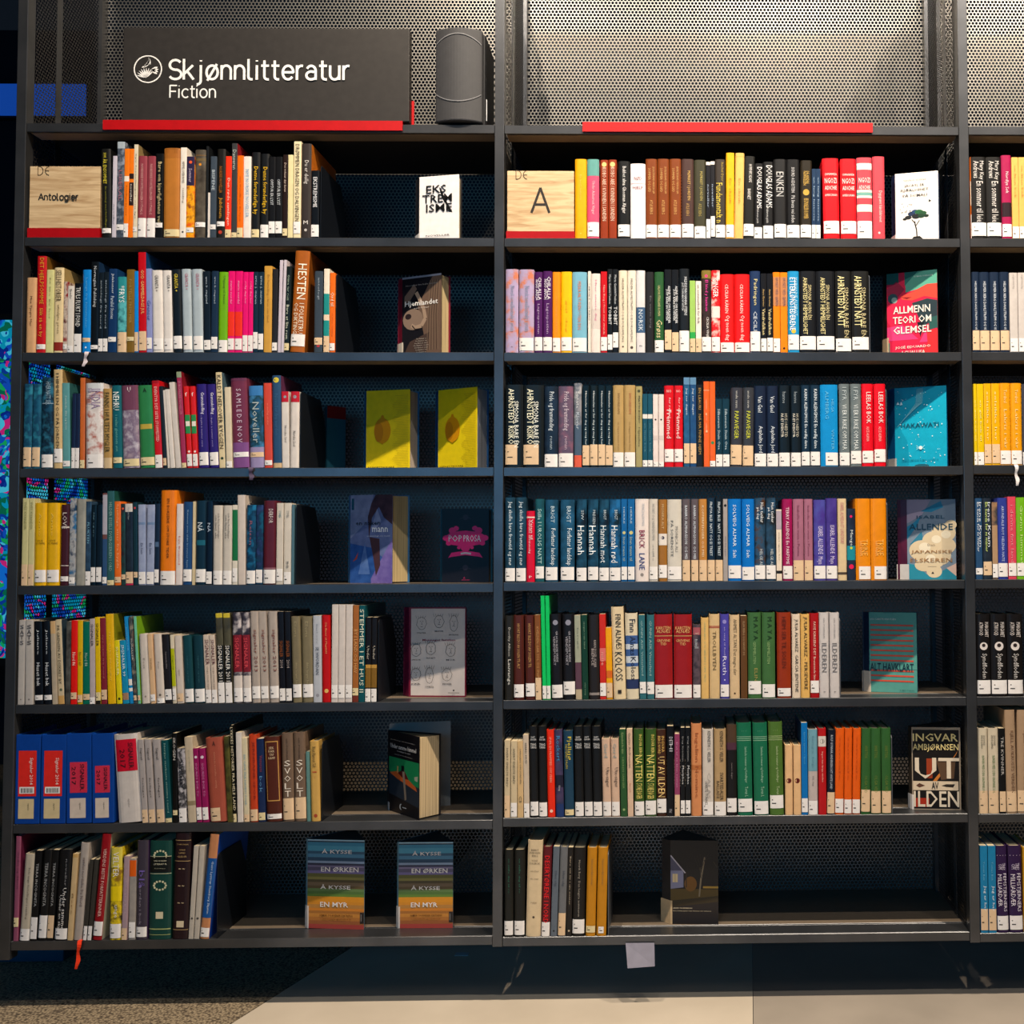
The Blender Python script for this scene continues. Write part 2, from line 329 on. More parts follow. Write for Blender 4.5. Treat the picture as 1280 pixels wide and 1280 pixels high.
# the fiction sign
YS = .004
pl, pr = at(152.5, 150, YS), at(511.3, 152, YS); zt = (at(154, 34, YS).z+at(511, 36, YS).z)/2; zb = SHZ['left'][0]+.009
sign = thing('sign_board', 'black board sign reading Skjønnlitteratur, Fiction, on top of the left bay', 'sign', ((pl.x+pr.x)/2, YS, zb))
def child(o, par): o.parent = par; o.location = o.location - par.location; return o
mb = MB(); mb.box(pl.x, pr.x, YS, YS+.026, zb, zt); child(bevel(mb.build('board', mat('#2c2927', .5, .12)), .002), sign)
mb = MB(); mb.box(at(148, 150).x, at(518, 150, .035).x, YS+.027, YS+.030, zb-.0062, at(515, 127, .035).z); child(mb.build('red_backplate', mat('#b4060e', .45)), sign)
child(mono_obj('lettering', 'Skjønnlitteratur', at(211, 99, YS), at(437, 99, YS), YS-.0006, .0062, WHITE_P, None), sign)
child(mono_obj('lettering', 'Fiction', at(212.5, 122, YS), at(270, 122, YS), YS-.0006, .0036, WHITE_P, None), sign)
def ring(cx, cz, r0, r1, Y, n=40):
    vs = []; fs = []
    for i in range(n):
        a = 2*math.pi*i/n; vs += [(cx+r0*math.cos(a), Y, cz+r0*math.sin(a)), (cx+r1*math.cos(a), Y, cz+r1*math.sin(a))]
    for i in range(n): j = (i+1)%n; fs.append((2*i, 2*i+1, 2*j+1, 2*j))
    return vs, fs
c = at(185, 86.5, YS); vs, fs = ring(c.x, c.z, .0325, .0355, YS-.0006)
def leaf(cx, cz, L, wd, a):              # pointed leaf
    pts = []
    for i in range(9):
        t = i/8; pts.append((L*t, wd*math.sin(math.pi*t)))
    for i in range(7, 0, -1):
        t = i/8; pts.append((L*t, -wd*math.sin(math.pi*t)))
    ca, sa = math.cos(a), math.sin(a); n = len(vs)
    vs.extend([(cx+x*ca-y*sa, YS-.0007, cz+x*sa+y*ca) for x, y in pts]); fs.append(tuple(range(n, n+len(pts))))
for k in range(6): leaf(c.x-.016+.0045*k, c.z+.004+.0015*k, .019, .0022, math.radians(20+17*k))
for k in range(9): leaf(c.x-.004, c.z-.022, .026, .0017, math.radians(165-15*k))
for k in range(4): leaf(c.x+.008, c.z-.002, .019, .003, math.radians(-35+20*k))
child(link('leaf_emblem', vs, fs, [WHITE_P]), sign)
# oak shelf blocks
def oak_block(label, b, x0, x1, yt, ym, word, wx0, wx1, wy, st, ex, ey):
    z = SHZ[b][1]; Y = .006; p, q = at(x0, ym, Y), at(x1, yt, Y); p.x = max(p.x, BX[b][0]+.0065)
    t = thing('shelf_sign', label, 'sign', ((p.x+q.x)/2, Y, z), 'oak shelf signs')
    mb = MB(); mb.box(p.x, q.x, Y, Y+.045, p.z, q.z); child(bevel(mb.build('oak_block', OAK), .001), t)
    mb = MB(); mb.box(p.x-.002, q.x+.002, Y-.003, Y+.05, z+.0004, p.z-.0003); child(mb.build('red_base', mat('#a80810', .4)), t)
    child(mono_obj('lettering', word, at(wx0, wy, Y), at(wx1, wy, Y), Y-.0005, st, BLACK_P, None), t)
    child(mono_obj('lettering', 'DE', at(ex, ey, Y), at(ex+14.5, ey, Y), Y-.0005, .0016, mat('#44351f'), None), t)
oak_block('oak block sign reading Antologier at the left end of the top row', 'left', 33.5, 125.7, 208, 285.3, 'Antologier', 48.5, 98, 250, .0028, 47.5, 219)
oak_block('oak block sign with a large letter A beside the yellow book', 'middle', 631.5, 717.5, 213.7, 289.3, 'A', 664.5, 686.5, 265.5, .0062, 645, 224)
# loudspeaker
z = SHZ['left'][0]; p, q = at(543.5, 150, .0), at(603, 37, .0); xc = (p.x+q.x)/2; hw = (q.x-p.x)/2
t = thing('loudspeaker', 'dark grey loudspeaker with curved front standing right of the fiction sign', 'loudspeaker', (xc, .05, z+.0004))
hh = q.z-z; GR = mat('#3a3a3c', .55)
mb = MB(); n = 16; prof = [(-hw+2*hw*i/n, -.018*(1-((i/n)*2-1)**2)) for i in range(n+1)]
mb.prism([(x, y) for x, y in prof]+[(hw, .012), (-hw, .012)], .006, hh); bevel(mb.build('front_grille', GR, t), .004, 3).location = (0, -.045, 0)
mb = MB(); mb.prism([(-hw+.002, .013), (hw+.006, .013), (hw+.004, .15), (-hw+.03, .15)], 0, hh-.004); bevel(mb.build('cabinet', mat('#19191b', .4), t), .006, 3).location = (0, -.045, 0)
mb = MB(); mb.box(hw+.0045, hw+.0075, .02, .024, .02, .075); mb.build('rating_label', mat('#d8d8d8'), t).location = (0, -.045, 0)
R_ = .0865; cz = at(577, 87, 0).z-z
for sg in (1, -1):
    pts = []
    for i in range(25):
        a = math.radians(90*sg-42+84*i/24); x = R_*math.sin(math.radians(-42+84*i/24))*.98; zz = cz+sg*R_*(math.cos(math.radians(-42+84*i/24)))
        if abs(x) < hw*.98: pts.append((x, -.018*(1-(x/hw)**2), zz))
    vs = []; fs = []
    for x, y, zz in pts: vs += [(x, y-.0018, zz-.0012), (x, y-.0018, zz+.0012), (x, y+.001, zz+.0022), (x, y+.001, zz-.0022)]
    for i in range(len(pts)-1):
        for k in range(4): fs.append((4*i+k, 4*i+(k+1)%4, 4*i+4+(k+1)%4, 4*i+4+k))
    link('grille_rim', vs, fs, [mat('#7a7a7c', .35)], t).location = (0, -.045, 0)
# paper note hanging under the bottom shelf, sticker on the floor
z7 = SHZ['middle'][7]-LIP; p, q = at(782, 1182, -.004), at(818, 1207, -.004)
mb = MB(); mb.add([(p.x, -.004, z7+.006), (q.x, -.0045, z7+.006), (q.x+.001, -.006, q.z-.001), (p.x+.005, -.009, q.z-.004)], [(0,3,2,1)])
mb.add([(p.x, -.0036, z7+.006), (q.x, -.0041, z7+.006), (q.x+.001, -.0056, q.z-.001), (p.x+.005, -.0086, q.z-.004)], [(0,1,2,3)])
tag(mb.build('paper_note', mat('#9a98a8', .8)), 'blank pale paper note hanging below the bottom shelf of the middle bay', 'paper')
a, c = floor_at(568, 1195), floor_at(587, 1191); mb = MB(); mb.box(a.x, c.x, a.y, c.y, .0005, .0015)
tag(mb.build('floor_sticker', mat('#c8ccd4', .7)), 'small white sticker on the dark floor under the left bay', 'sticker')
DATA = """
@ 1 left 297 hardback
126.5-138.5/125.5 186 #1f1f1c W6+5;T 100 ÅR ENSOMHET|#d8c83a|.05|.4|0|.5;T En antologi med fortellinger|#8d8a2a|.43|.9|0|.22
139.5-144.5 195 #c9c3cf -;T noveller|#7a7480|.6|.85|0|.4
144.5-154 177 #67707c~#35404f~#8a92a0 W7+9;T LIBERAL|#a06a78|.3|.62|0|.45;#|#a8b4bd|.0|.07
154-160 186 #ef7a16 W17;#|#f0e2d2|.31|.37;T Fortellinger fra nord|#a04a10|.42|.75|0|.35
160-165.7 186 #ee7a18 -;#|#2a1c18|.28|.34;#|#2a1c18|.38|.64;T noveller|#f0e2d2|.4|.6|0|.4
165.7-171 180.6 #ddd2b8 W6+7;T Syv fortellinger om lys|#8a7d62|.1|.8|0|.4;s|#8e7a50
171-182 195 #8e3a46 W24;T NORDISKE FORTELLINGER I UTVALG|#d9a7a0|.1|.72|0|.28
182-193.3/181 195 #8e3a46 W24;T NORDISKE FORTELLINGER I UTVALG|#d9a7a0|.1|.72|0|.28
193.5-203/191.5 192 #17181a W6+12;T Bare om kjærlighetens vei|#c9b98a|.1|.82|0|.6
203.5-224/201.5 185 #b5722c Y9+1;=|#9a5c20|.03;#|#a86626|.02|.11
224.3-232 184.5 #e9e1d4 -;T HIMMEL OVER NORD|#3a332c|.16|.4|0|.4;T samling|#8a7f72|.45|.62|0|.35;o|#333333|.94|.2
232-242/231.5 195.7 #e0581a~#f0a81c~#7a1c20 W6+6;#|#2a2140|0|.36;T Sommer|#c7b6c8|.15|.32|0|.4;o|#e05a30|.07|.25
242.5-256/241.5 187 #3a332b~#5d564a W6+13;#|#6b5a3a|.1|.13;o|#d98a2a|.17|.16;#|#7a5c34|.06|.07
256-259 182.5 #25272b -
259.2-262 241 #dcd4cc -
262-269.5/260 195.5 #3d4854 W6+10;T BISPENE|#c3ced6|.17|.42|0|.5
269.7-280 186 #25221c W6+14;T NORSKE NOVELLER|#a0641c|.2|.5|0|.35;T Jubileum|#c98f2a|.55|.78|0|.5;o|#b03c2a|.94|.3
280.5-288.3 195 #e8351a Y10;T Den røde samlingen|#f6d9c8|.27|.85|0|.5
288.5-295.5/287.5 179 #3a3b3d Y6;T Danseren|#b9c4bd|.07|.28|0|.6;s|#8a1c22
295.7-303.4/294.5 194.5 #e86a0e Y12;T små fortellinger fra byen|#c95508|.25|.8|0|.35
303.6-313/302.8 195.3 #e6ded6 -;T NYE NORSKE NOVELLER|#8fb0cc|.16|.75|0|.45
313.3-323.7 190.5 #1a1c1f Y10;T Denne forunderlige by|#e8b818|.17|.73|0|.6
324.3-335 192 #1a1c1f W16;T Denne forunderlige by|#e8b818|.16|.72|0|.6
335.3-343.5/334.5 196 #1b1b1e W15+5;T OPPTUR ER LYST|#cfd3d6|.28|.6|0|.45
343.8-352.5/343 196 #1b1b1e W15+5;T OPPTUR ER LYST|#cfd3d6|.28|.6|0|.45
352.8-359 193.5 #33201e Y9+2;T Det vokser der forut|#cdbcae|.1|.45|0|.4
359.2-365.4 193.5 #dfd3a2 -
366-375.3 176.5 #e4d7b0 W15+5;T DRØMMEN DRAGEN OG DALVINGEN|#574832|.03|.83|0|.55
375.7-388/376.5 179.5 #352e2c -;T Du er deilig|#d6d0cc|.18|.43|0|.5;H M|#d8d4d0|.84|.45|.4;o|#bdb8b4|.92|.18;s|#b8641a
388.3-398.3 213 #12171f W15+1;T EKSTREMISME|#e6e6ea|.1|.55|0|.5
@ 1 middle 298 hardback
718.7-733.3/717.7 198.7 #efa60c -;T En kort historie|#f3c75a|.2|.52|0|.16;o|#f5c64a|.94|.08
734-749/733.8 199 #d84f70 W18+2;#|#5f9b95|0|.21;T Under Asketreet Vinger|#f0c4cc|.28|.7|0|.3
750.5-760.3 199.7 #8c3212 -;T KOBO ABE / KVINNEN I SANDEN|#e6c8b4|.1|.78|0|.5;o|#d6bf7c|.06|.4
760.7-771 199.7 #8c3212 -;T KOBO ABE / KVINNEN I SANDEN|#e6c8b4|.1|.78|0|.5;o|#d6bf7c|.06|.4
772.3-787.7/773 201.5 #16181a W15+2;T Bukhet alina Ghosman Abgjar|#e4e2df|.07|.68|0|.36
788.3-807/788 204.5 #ece7ea -;H NØD|#7b2f3a|.2|.5|.26;H HJELP|#7b2f3a|.33|.7|.26;#|#c9a9ae|.265|.275
807.3-821.7/806.5 198.5 #7a3a12 W16+1;T JEG BLE BEGRAVD UNDER EN SØM|#c99a5a|.1|.44|.17|.22;T SOMMER OG SØD|#c99a5a|.12|.42|-.17|.22;T ATLE BERG|#c99a5a|.52|.7|0|.25
822.2-836.7/821.5 198.5 #7a3a12 W16+1;T JEG BLE BEGRAVD UNDER EN SØM|#c99a5a|.1|.44|.17|.22;T SOMMER OG SØD|#c99a5a|.12|.42|-.17|.22;T ATLE BERG|#c99a5a|.52|.7|0|.25
837.2-851.7/836.5 198.5 #7a3a12 W16+1;T JEG BLE BEGRAVD UNDER EN SØM|#c99a5a|.1|.44|.17|.22;T SOMMER OG SØD|#c99a5a|.12|.42|-.17|.22;T ATLE BERG|#c99a5a|.52|.7|0|.25
852.3-867.5/851.7 198.7 #46312d W17+1;T MØRKET I JORDEN|#c9a35a|.15|.52|.08|.3;T ATLE BERG|#b08b4e|.56|.72|0|.25
868-882.7/867.7 199.8 #3b3a2a W15;T MØRKET I JORDEN|#b3a35a|.15|.52|.08|.3;T ATLE BERG|#a08f4a|.56|.72|0|.25
883-888.3 202.5 #26262d W24;T noveller|#9fb0c8|.3|.6|0|.4;#|#e8e0d8|0|.04
888.6-894 201.7 #26262d W26+2;T noveller|#9fb0c8|.3|.6|0|.4;#|#e8e0d8|0|.04
894.5-907 199 #37302a W16+1;T Fundamentalt n|#d8c046|.3|.8|-.1|.6;T Rachel Dyer|#a8923e|.04|.28|.2|.28
907.5-917.7/908 191 #f0ab18 W16+1;T En skrift|#c9851a|.3|.6|0|.25
918-929/919.7 191 #e2b062 -;T En skrift|#c58f42|.3|.6|0|.25;#|#c99a4c|.04|.045
929.3-942.5/929.8 195 #232321 W15+3;T HUMPHRY ADAMS|#dedbd6|.1|.32|.1|.3;T BARNET|#dedbd6|.4|.53|0|.3
942.7-953/943.3 204 #1a1a1c W14;T DOUGLAS ADAMS|#eeeeee|.05|.6|.1|.6;T Haikerens guide|#bbbbbb|.6|.8|-.1|.3
954-967 202 #1a1a1c W16;T DOUGLAS ADAMS|#eeeeee|.05|.6|.1|.6;T Haikerens guide|#bbbbbb|.6|.8|-.1|.3
968-983.3 199 #29292b W17+1;T ENKEN|#b4b4b4|.16|.47|0|.6
983.8-1000.3 199 #17171a W16+1;T SIGURD AGDESTEIN|#c6c6c8|.1|.42|0|.24;T På livets vei siden|#c6c6c8|.46|.8|0|.26
1000.6-1014.7/1001 200.5 #322a1c W16+1;T DE ANDRE|#c9a24a|.14|.3|.13|.25;T NØKKELEN|#c9a24a|.14|.32|-.13|.25;o|#b8963f|.41|.36;T BEGYNNELSEN KOMMER|#c9a24a|.49|.75|0|.4
1014.9-1020 211 #1c3350 W17;T en lang historie|#9fb6cc|.12|.75|0|.4
1020.3-1026 211 #1c3350 W17;T en lang historie|#9fb6cc|.12|.75|0|.4
1030-1050/1028 198 #d8101c W16+6;H CHIMAMANDA|#f6e6e2|.2|.76|.14;H NGOZI|#f6e6e2|.28|.76|.34;H ADICHIE|#f6e6e2|.37|.76|.26;H AMERICANAH|#f6e6e2|.46|.76|.14
1051.5-1071.3/1050.3 198.5 #d8101c W16+6;H CHIMAMANDA|#f6e6e2|.2|.76|.14;H NGOZI|#f6e6e2|.28|.76|.34;H ADICHIE|#f6e6e2|.37|.76|.26;H AMERICANAH|#f6e6e2|.46|.76|.14
1072-1091 197 #cf4450 W22;#|#ead8cf|.07|.15;#|#ead8cf|.4|.5;#|#ead8cf|.58|.67;#|#6fa49a|.43|.47;H NGOZI|#f6e6e2|.28|.76|.34;H ADICHIE|#f6e6e2|.37|.76|.26;s|#3d5c8a
1092-1107 195.5 #cf4450 -;T Dypgrønt håndskrevet|#f3d0cc|.42|.8|.1|.34;o|#f3d0cc|.93|.12
@ 1 right 298 hardback
1211-1215 196 #e8701a W30;#|#f4e4d0|.3|.6
1215.3-1234.3 196 #201f1e W17+3;T Mary Kay|#d6d2ce|.05|.28|.17|.34;T Andrews|#d6d2ce|.05|.26|-.17|.34;T En sommer til leie|#d6d2ce|.3|.8|.05|.42
1234.7-1253.3 196 #201f1e W17+3;T Mary Kay|#d6d2ce|.05|.28|.17|.34;T Andrews|#d6d2ce|.05|.26|-.17|.34;T En sommer til leie|#d6d2ce|.3|.8|.05|.42
1253.6-1265.8 194 #a0164c W16+2;#|#2a1820|.57|.74;T Nordlys Søk|#f0d6da|.2|.46|0|.4
1266.3-1274.7 196.5 #dfae5c W15;T en liten bok|#b98a3e|.1|.5|0|.3
1275-1283.5 196.5 #dfae5c W15;T en liten bok|#b98a3e|.1|.5|0|.3
1284-1297 198 #2b2a28 W16;T Fortelling|#cccccc|.1|.5|0|.4
@ 2 left 440 paperback
31-43.3 347 #d2a274 -;T Max Tyngre Mer|#6a4a34|.25|.65|0|.3
43.7-55.7/44.5 320 #c0141a W6+4;T DET HJELPSOMME|#e09a2a|.02|.5|0|.55;T Slik så en by|#e8a83a|.54|.84|0|.45;s|#6e4a18
56-65.3 337 #d6d290 -;T Et lite liv her|#a8a468|.1|.6|0|.22
65.6-77.7/66.2 334.5 #e2cc9c -;T SELLHISTORIER|#6a5a3a|.03|.4|0|.6;T utvalgte prosa|#9c8a60|.44|.78|0|.35;#|#8c2a1e|.88|.98;s|#a38a58
78-83.3 352 #8c1e20~#c8b8a8~#5a1a1c W6+4
83.6-91 357.5 #ddd6cc W8+0;T Noveller|#37322c|.05|.2|0|.4
91.3-101 354 #14171c W23;T TRULS FLUKT I FOND|#e4e4e0|.06|.63|0|.6
101.3-112/99.8 337 #0f80d0 C5+13;T Langt fra himmelen|#5ab0e8|.1|.7|0|.3;o|#e8f4ff|.94|.14
112.3-121.7/110.8 327 #14181d W5+4;T Norwegian Publishing|#c9cdd1|.05|.5|.0|.5;s|#173050
121.9-127.7 340.5 #1b2630 W16+1;T antologi fra nord|#9aa8b4|.1|.7|0|.45
128-134.2 340 #1b2630 W16+1;T antologi fra nord|#9aa8b4|.1|.7|0|.45
134.5-144.7/132.5 336 #14325c W6+13;T Julekonser|#cdd6e2|.06|.3|0|.35;T Parallel Stories|#cdd6e2|.33|.6|0|.4;s|#123a68
145.3-157.7/144.3 346 #2a8890~#5cb8bc~#1a5a64 C25;#|#2a8c92|0|.32;T *FRYS|#eef6f4|.12|.34|0|.6;s|#14507a
158-167.5/156.5 337 #7a5c1e Y5+14;T FORTELLE FREM MER|#a88c4c|.12|.65|0|.35
167.7-172.5/165.5 339 #0f86dc C24+1
173.3-183/170.7 315.5 #be0c18 C24+2;T GOD GAMMELDAGS JUL|#eac07a|.18|.62|0|.55;s|#163f70
183.3-190/180 336 #8890c4 W14+4;T Grenser|#2a3a8a|.38|.62|0|.6
190.5-203.7/189 338 #dcd6d0 W14+3;T GRANTA +|#4a4642|.06|.26|0|.34
204-215.3/201.3 338 #dcd6d0 W14+3;T GRANTA +|#4a4642|.06|.26|.2|.34
215.7-227.7/212.5 337 #16202a W16+4;T GRANTA +|#d8c23a|.05|.27|.05|.4
228-240/226 336.5 #a6b4bc W17+3;T GRANTA +|#b46a7c|.05|.25|.1|.34
240.3-253.5/239 336.5 #a6b4bc W17+3;T GRANTA +|#b46a7c|.05|.25|.1|.34
253.7-263.3/253 339 #182634 W12+3;T arne b. ringstad|#aab8c4|.07|.4|0|.35
263.5-271.7 339 #1a2c42 W15+4;T arne b. ringstad|#aab8c4|.07|.4|0|.35
272-283.7 340 #68a80c W15;T Utgang til havet|#48781a|.05|.4|.1|.3
284-292.3 339 #e0106c W14+3;#|#e83018|.5|.8;T marie nordal|#f49ac0|.12|.4|0|.3
292.7-302 339 #e0106c W14+3;#|#e83018|.5|.8;T marie nordal|#f49ac0|.12|.4|0|.3
302.5-309 340 #e2106e W20+1;T rolig dag her|#f49ac0|.12|.4|0|.4
309.3-315.5 340 #e2106e W20+1;T rolig dag her|#f49ac0|.12|.4|0|.4
315.8-321.8 340 #132838 W21+4;T arne j. maren|#a8bccc|.05|.4|0|.5
322-328.8 340 #132838 W20+3;T arne j. maren|#a8bccc|.05|.4|0|.5
329.2-339/330 332.5 #c8963e -;T En fortelling i brev om land|#a8762a|.1|.65|0|.35
339.3-346/341 336 #332f2e W10+2
346.5-350.5/349.5 325 #c6bcc8 -
351-354.5/355 325 #c9c0ca -
354.7-361/357 333 #1f2926 Y9+2;T Oline tar rett|#9fb0a0|.1|.4|0|.4;T Bare et lite rom|#c8cdb8|.45|.85|0|.5
361.8-380/369 313 #a4581a W15+7;T HESTEN|#f4ecd8|.13|.48|.08|.6;T I FOLKETRU|#f0e4cc|.52|.82|.17|.32;T OG DIKTING|#f0e4cc|.52|.82|-.22|.28;s|#7c4210
392.5-402.7 339 #38424c C9+9;T antologi|#9aa6b0|.08|.35|0|.3;o|#b8323a|.92|.25
404-411 336 #e6dcc8 C20;#|#1f8a86|.3|.82;#|#e4cdb2|.55|.62
411.4-418.3 341 #e66a16 W9+2;T Ord til|#f6dcc4|.25|.42|0|.6;T en liten samling|#c44e0c|.5|.8|0|.3
@ 2 middle 440.5 hardback
630-647.7 336.5 #b09cc0~#a898b8~#c8785a -;T Norsk novelleutvalg i prosa|#8290a8|.2|.75|0|.4;H A|#705a50|.93|.15|.1
648.7-667.3 337 #b09cc0~#a898b8~#c8785a W16+2;T Norsk novelleutvalg i prosa|#8290a8|.2|.75|0|.4
668-678 340 #481656 W17+2;T CHILALLA|#f0ecf2|.07|.35|.17|.38;T NGO ANCH|#f0ecf2|.1|.35|-.2|.34;T Lagosposten|#b8a0c0|.4|.77|0|.35
678.5-690 339 #481656 W17+2;T CHILALLA|#f0ecf2|.07|.35|.17|.38;T NGO ANCH|#f0ecf2|.1|.35|-.2|.34;T Lagosposten|#b8a0c0|.4|.77|0|.35
690.5-700.5 340 #f28a0e W17+1;T en appelsin|#e0a04a|.3|.75|0|.2
701-714.7 339.5 #f6b804 W17+2;T gul dag|#d89c0a|.35|.75|0|.2
715.2-733.5 340 #74aec4 W17+1;T PEKKA HILTUNEN / UTEN DEG|#d87a3a|.12|.72|0|.22
735-738.7 339 #e2dace -;T * FRYKT OG KRIG *|#5a544e|.15|.65|0|.5
739-750.5 342 #e2d4cc -;T Hver eneste dag|#d884a0|.08|.6|0|.26;#|#cfc4bc|.45|.7
751-759 339.5 #c0121a W17+2;T Nina Berg / Frost over stranda|#f0b4a4|.17|.78|0|.34
759.6-765.7 336.5 #191b1e W19+3;T Maria Gunhild Paulsen|#c3c7ca|.07|.42|0|.4;T TOBBIT|#dfe2e4|.45|.67|0|.6
766-773 336.5 #191b1e W19+6;T Maria Gunhild Paulsen|#c3c7ca|.07|.42|0|.4;T TOBBIT|#dfe2e4|.45|.67|0|.6
773.6-784 338 #e0d2ba -;T HILDER ALMESTRØM OG EI FORSAMLING|#5a5044|.1|.87|0|.24;o|#4a4038|.93|.14
784.5-795 338 #e0d6c6 -;T HILDER ALMESTRØM OG EI FORSAMLING|#5a5044|.1|.87|0|.24;o|#4a4038|.94|.22
795.5-806.5 338 #d4d2d4 -;#|#3c5a7c|.45|.76;T NORSK|#cddaE4|.48|.74|0|.5;H m|#444444|.92|.3|.15
806.8-817.5 340 #2d2d2f -;T En varm krig|#6a6a70|.3|.7|.1|.24
818.3-830 340 #27552e W15;T HALVOR STENSLAND ROMAN|#c9c088|.17|.55|0|.26;T Grøss|#e0d09a|.6|.82|0|.6
831-839.7 337 #181b20 C25+3;T ALENE TEED OM KALENDER|#eceff2|.2|.65|.18|.34;T JUST BARE EN VINTER|#eceff2|.24|.62|-.2|.34
840-848.7 337 #181b20 C24+1;T ALENE TEED OM KALENDER|#eceff2|.2|.65|.18|.34;T JUST BARE EN VINTER|#eceff2|.24|.62|-.2|.34
849.2-862 336 #1a2028 W26+1;T HILDEGUNN HANNA STEENS|#dde2e8|.1|.56|.15|.26;T JUST TOMORROW WITCH|#dde2e8|.17|.5|-.17|.24
862.5-869.5 351 #98c060 C17;#|#2aa048|.72|.82
870-877 351.5 #e6dcd2 C17;T en sommerbok for folk|#5a5450|.05|.6|0|.4
877.3-889.3 338 #1d1719~#3a2a26 W18+1;T El blod y kaninen|#e83aa0|.12|.5|0|.36;T CECILIA VINJE|#e4e0dc|.57|.82|.1|.32;#|#7c6a2c|0|.1;o|#e8407a|.07|.2
889.6-900.4 338 #d01a22~#e01c22~#f0d8d0 W18+1;T GINGER|#f6eceb|.1|.33|0|.6;#|#e4d6d0|.44|.58
900.8-918 343 #ec1416 W12;T CECILIA KÅREN|#fad2cc|.13|.5|0|.3;T Og noen dag|#fad2cc|.53|.85|0|.36
918.5-937.5 343 #ec1416 W12;T CECILIA KÅREN|#fad2cc|.13|.5|0|.26;T Og noen dag|#fad2cc|.53|.85|0|.32
938-951 339 #1a3056 W25+1;T Padringen|#d8cc94|.1|.42|0|.42;T CECILIA|#ccd4e0|.5|.8|0|.34
951.5-958.7 342 #1b1b20 W16+1;T Anne Kvernes|#c9a86a|.2|.42|0|.3;T Vandrefalken|#e6d49a|.45|.78|0|.5
959.2-966.7 342 #1b1b20 W17+1;T Anne Kvernes|#c9a86a|.2|.42|0|.3;T Vandrefalken|#e6d49a|.45|.78|0|.5
967-975.5 340.5 #ee800e W17;#|#b87a4c|.06|.42;T HUSET VED SJØEN|#7a5a64|.07|.42|0|.5
976-985 340.5 #ee800e -;#|#b87a4c|.06|.42;T HUSET VED SJØEN|#7a5a64|.07|.42|0|.5;o|#2a1c14|.95|.2
985.5-999.5 339 #1a8ac0 W19+3;T MARIANNE ALMROT|#a8d8ee|.08|.55|.22|.28;T ETTERLØNSTEDERENE|#f0f6f8|.08|.73|-.08|.5;o|#d8b83a|.74|.26
1000-1020.7 339 #15181f W17+3;T SIMONA AHRN ÉN|#cbbf8e|.17|.6|.15|.26;T AHRNSTEDT HEMMELIGHET|#e2d69a|.08|.78|-.15|.26
1021.2-1044 339 #15181f W17+3;T SIMONA AHRN ÉN|#cbbf8e|.17|.6|.15|.26;T AHRNSTEDT HEMMELIGHET|#e2d69a|.08|.78|-.15|.26
1045-1065 339 #20211f W16+1;T SIMONA BARE ÉN|#bdb184|.2|.82|.22|.34;T AHRNSTEDT NATT|#efe4a6|.06|.68|-.14|.42
1065.6-1087 339 #20211f W16+3;T SIMONA BARE ÉN|#bdb184|.2|.82|.22|.34;T AHRNSTEDT NATT|#efe4a6|.06|.68|-.14|.42
@ 2 right 440 hardback
1214-1225.5 340 #15253c C25+2;T HELMER BERG DAHLSTRØM OG VI|#d4dae2|.12|.72|0|.26
1226-1238.5 340 #15253c C25+2;T HELMER BERG DAHLSTRØM OG VI|#d4dae2|.12|.72|0|.26
1239-1251 340 #15253c C25+2;T HELMER BERG DAHLSTRØM OG VI|#d4dae2|.12|.72|0|.26
1251.5-1263 340 #15253c C25+2;T HELMER BERG DAHLSTRØM OG VI|#d4dae2|.12|.72|0|.26
1263.4-1273.5 341 #c4bdb8 W17;T en grå vinterdag|#9a948e|.02|.2|0|.3
1274-1284 341 #c4bdb8 W17;T en grå vinterdag|#9a948e|.02|.2|0|.3
1284.5-1297 342 #20242a W17
@ 3 left 585 hardback
27.5-38/29.5 480 #1c5a78~#15405c~#2a7c94 C24+2
38.5-49/40.5 480 #1c5a78~#15405c~#2a7c94 C24+2
50-65/48.5 472 #1c4a66~#0f2030~#2a6a84 W16+1;T HVER NATT SER|#9ab4c4|.05|.3|.1|.4;#|#8aa0b0|.28|.29
66.3-77.7/64.5 462 #cdb07e W17+7;T I HIMMELEN OG PÅ JORDEN|#3c3122|.04|.8|0|.55;s|#8a7248
78.3-87.7/76.8 479 #5c989a W7+2;T Samlede dikt og brev|#c2dad6|.15|.55|0|.26;s|#2c5c5c
88.3-93 492 #1a2440 W25
93.3-98.5 492 #1a2440 W25
99.5-105.7/92 472.5 #c8662c Y10;s|#6a3c24
106.5-128.3/100.5 479 #cfc6c2~#e4dcd8~#b06a5c W17;#|#cdd0d2|0|.1;T INDIA|#9c86a4|.07|.3|.1|.5;T ER MITT|#b09cac|.06|.26|-.25|.25
128.7-139.3/124 486 #ae8a4e -;T FANNS I HULTETS MYGLER|#4a4224|.05|.8|0|.6;#|#cdb48c|.87|1
140.3-152/133 482 #125a66 Y7+6;T NEHRU|#e8eee8|.08|.3|0|.65;T i seilas gjennom øst|#6ab0a8|.36|.8|0|.36
152.3-173.5/142.5 482 #9c8c98~#76647c~#b8b0bc Y9+2;#|#6e3e54|0|.3;H U|#e8e0dc|.05|.2|.3
174.5-193/166 482 #2c7a44 Y10+3;=|#b8a040|.5;H A|#1a1a1a|.06|.24|.3
193.5-203/187 476 #c4141c W16;T EVENTYR DET SISTE STOPPESTED|#f2c4bc|.07|.7|0|.4;#|#a01018|0|.03
203.3-208.5/197 483 #2b3034 C9+3
209.3-212/202.5 488 #d4ccc4 -
212.6-218.6/205.5 487 #d8d0c8 -
219-226/210.5 478 #cfc6be -
226.3-233/220 465 #9c2c50 Y6;T EUROPEISKE NOVELLER|#c87c90|.1|.45|0|.5;#|#8a9a7c|0|.06;s|#7c1824
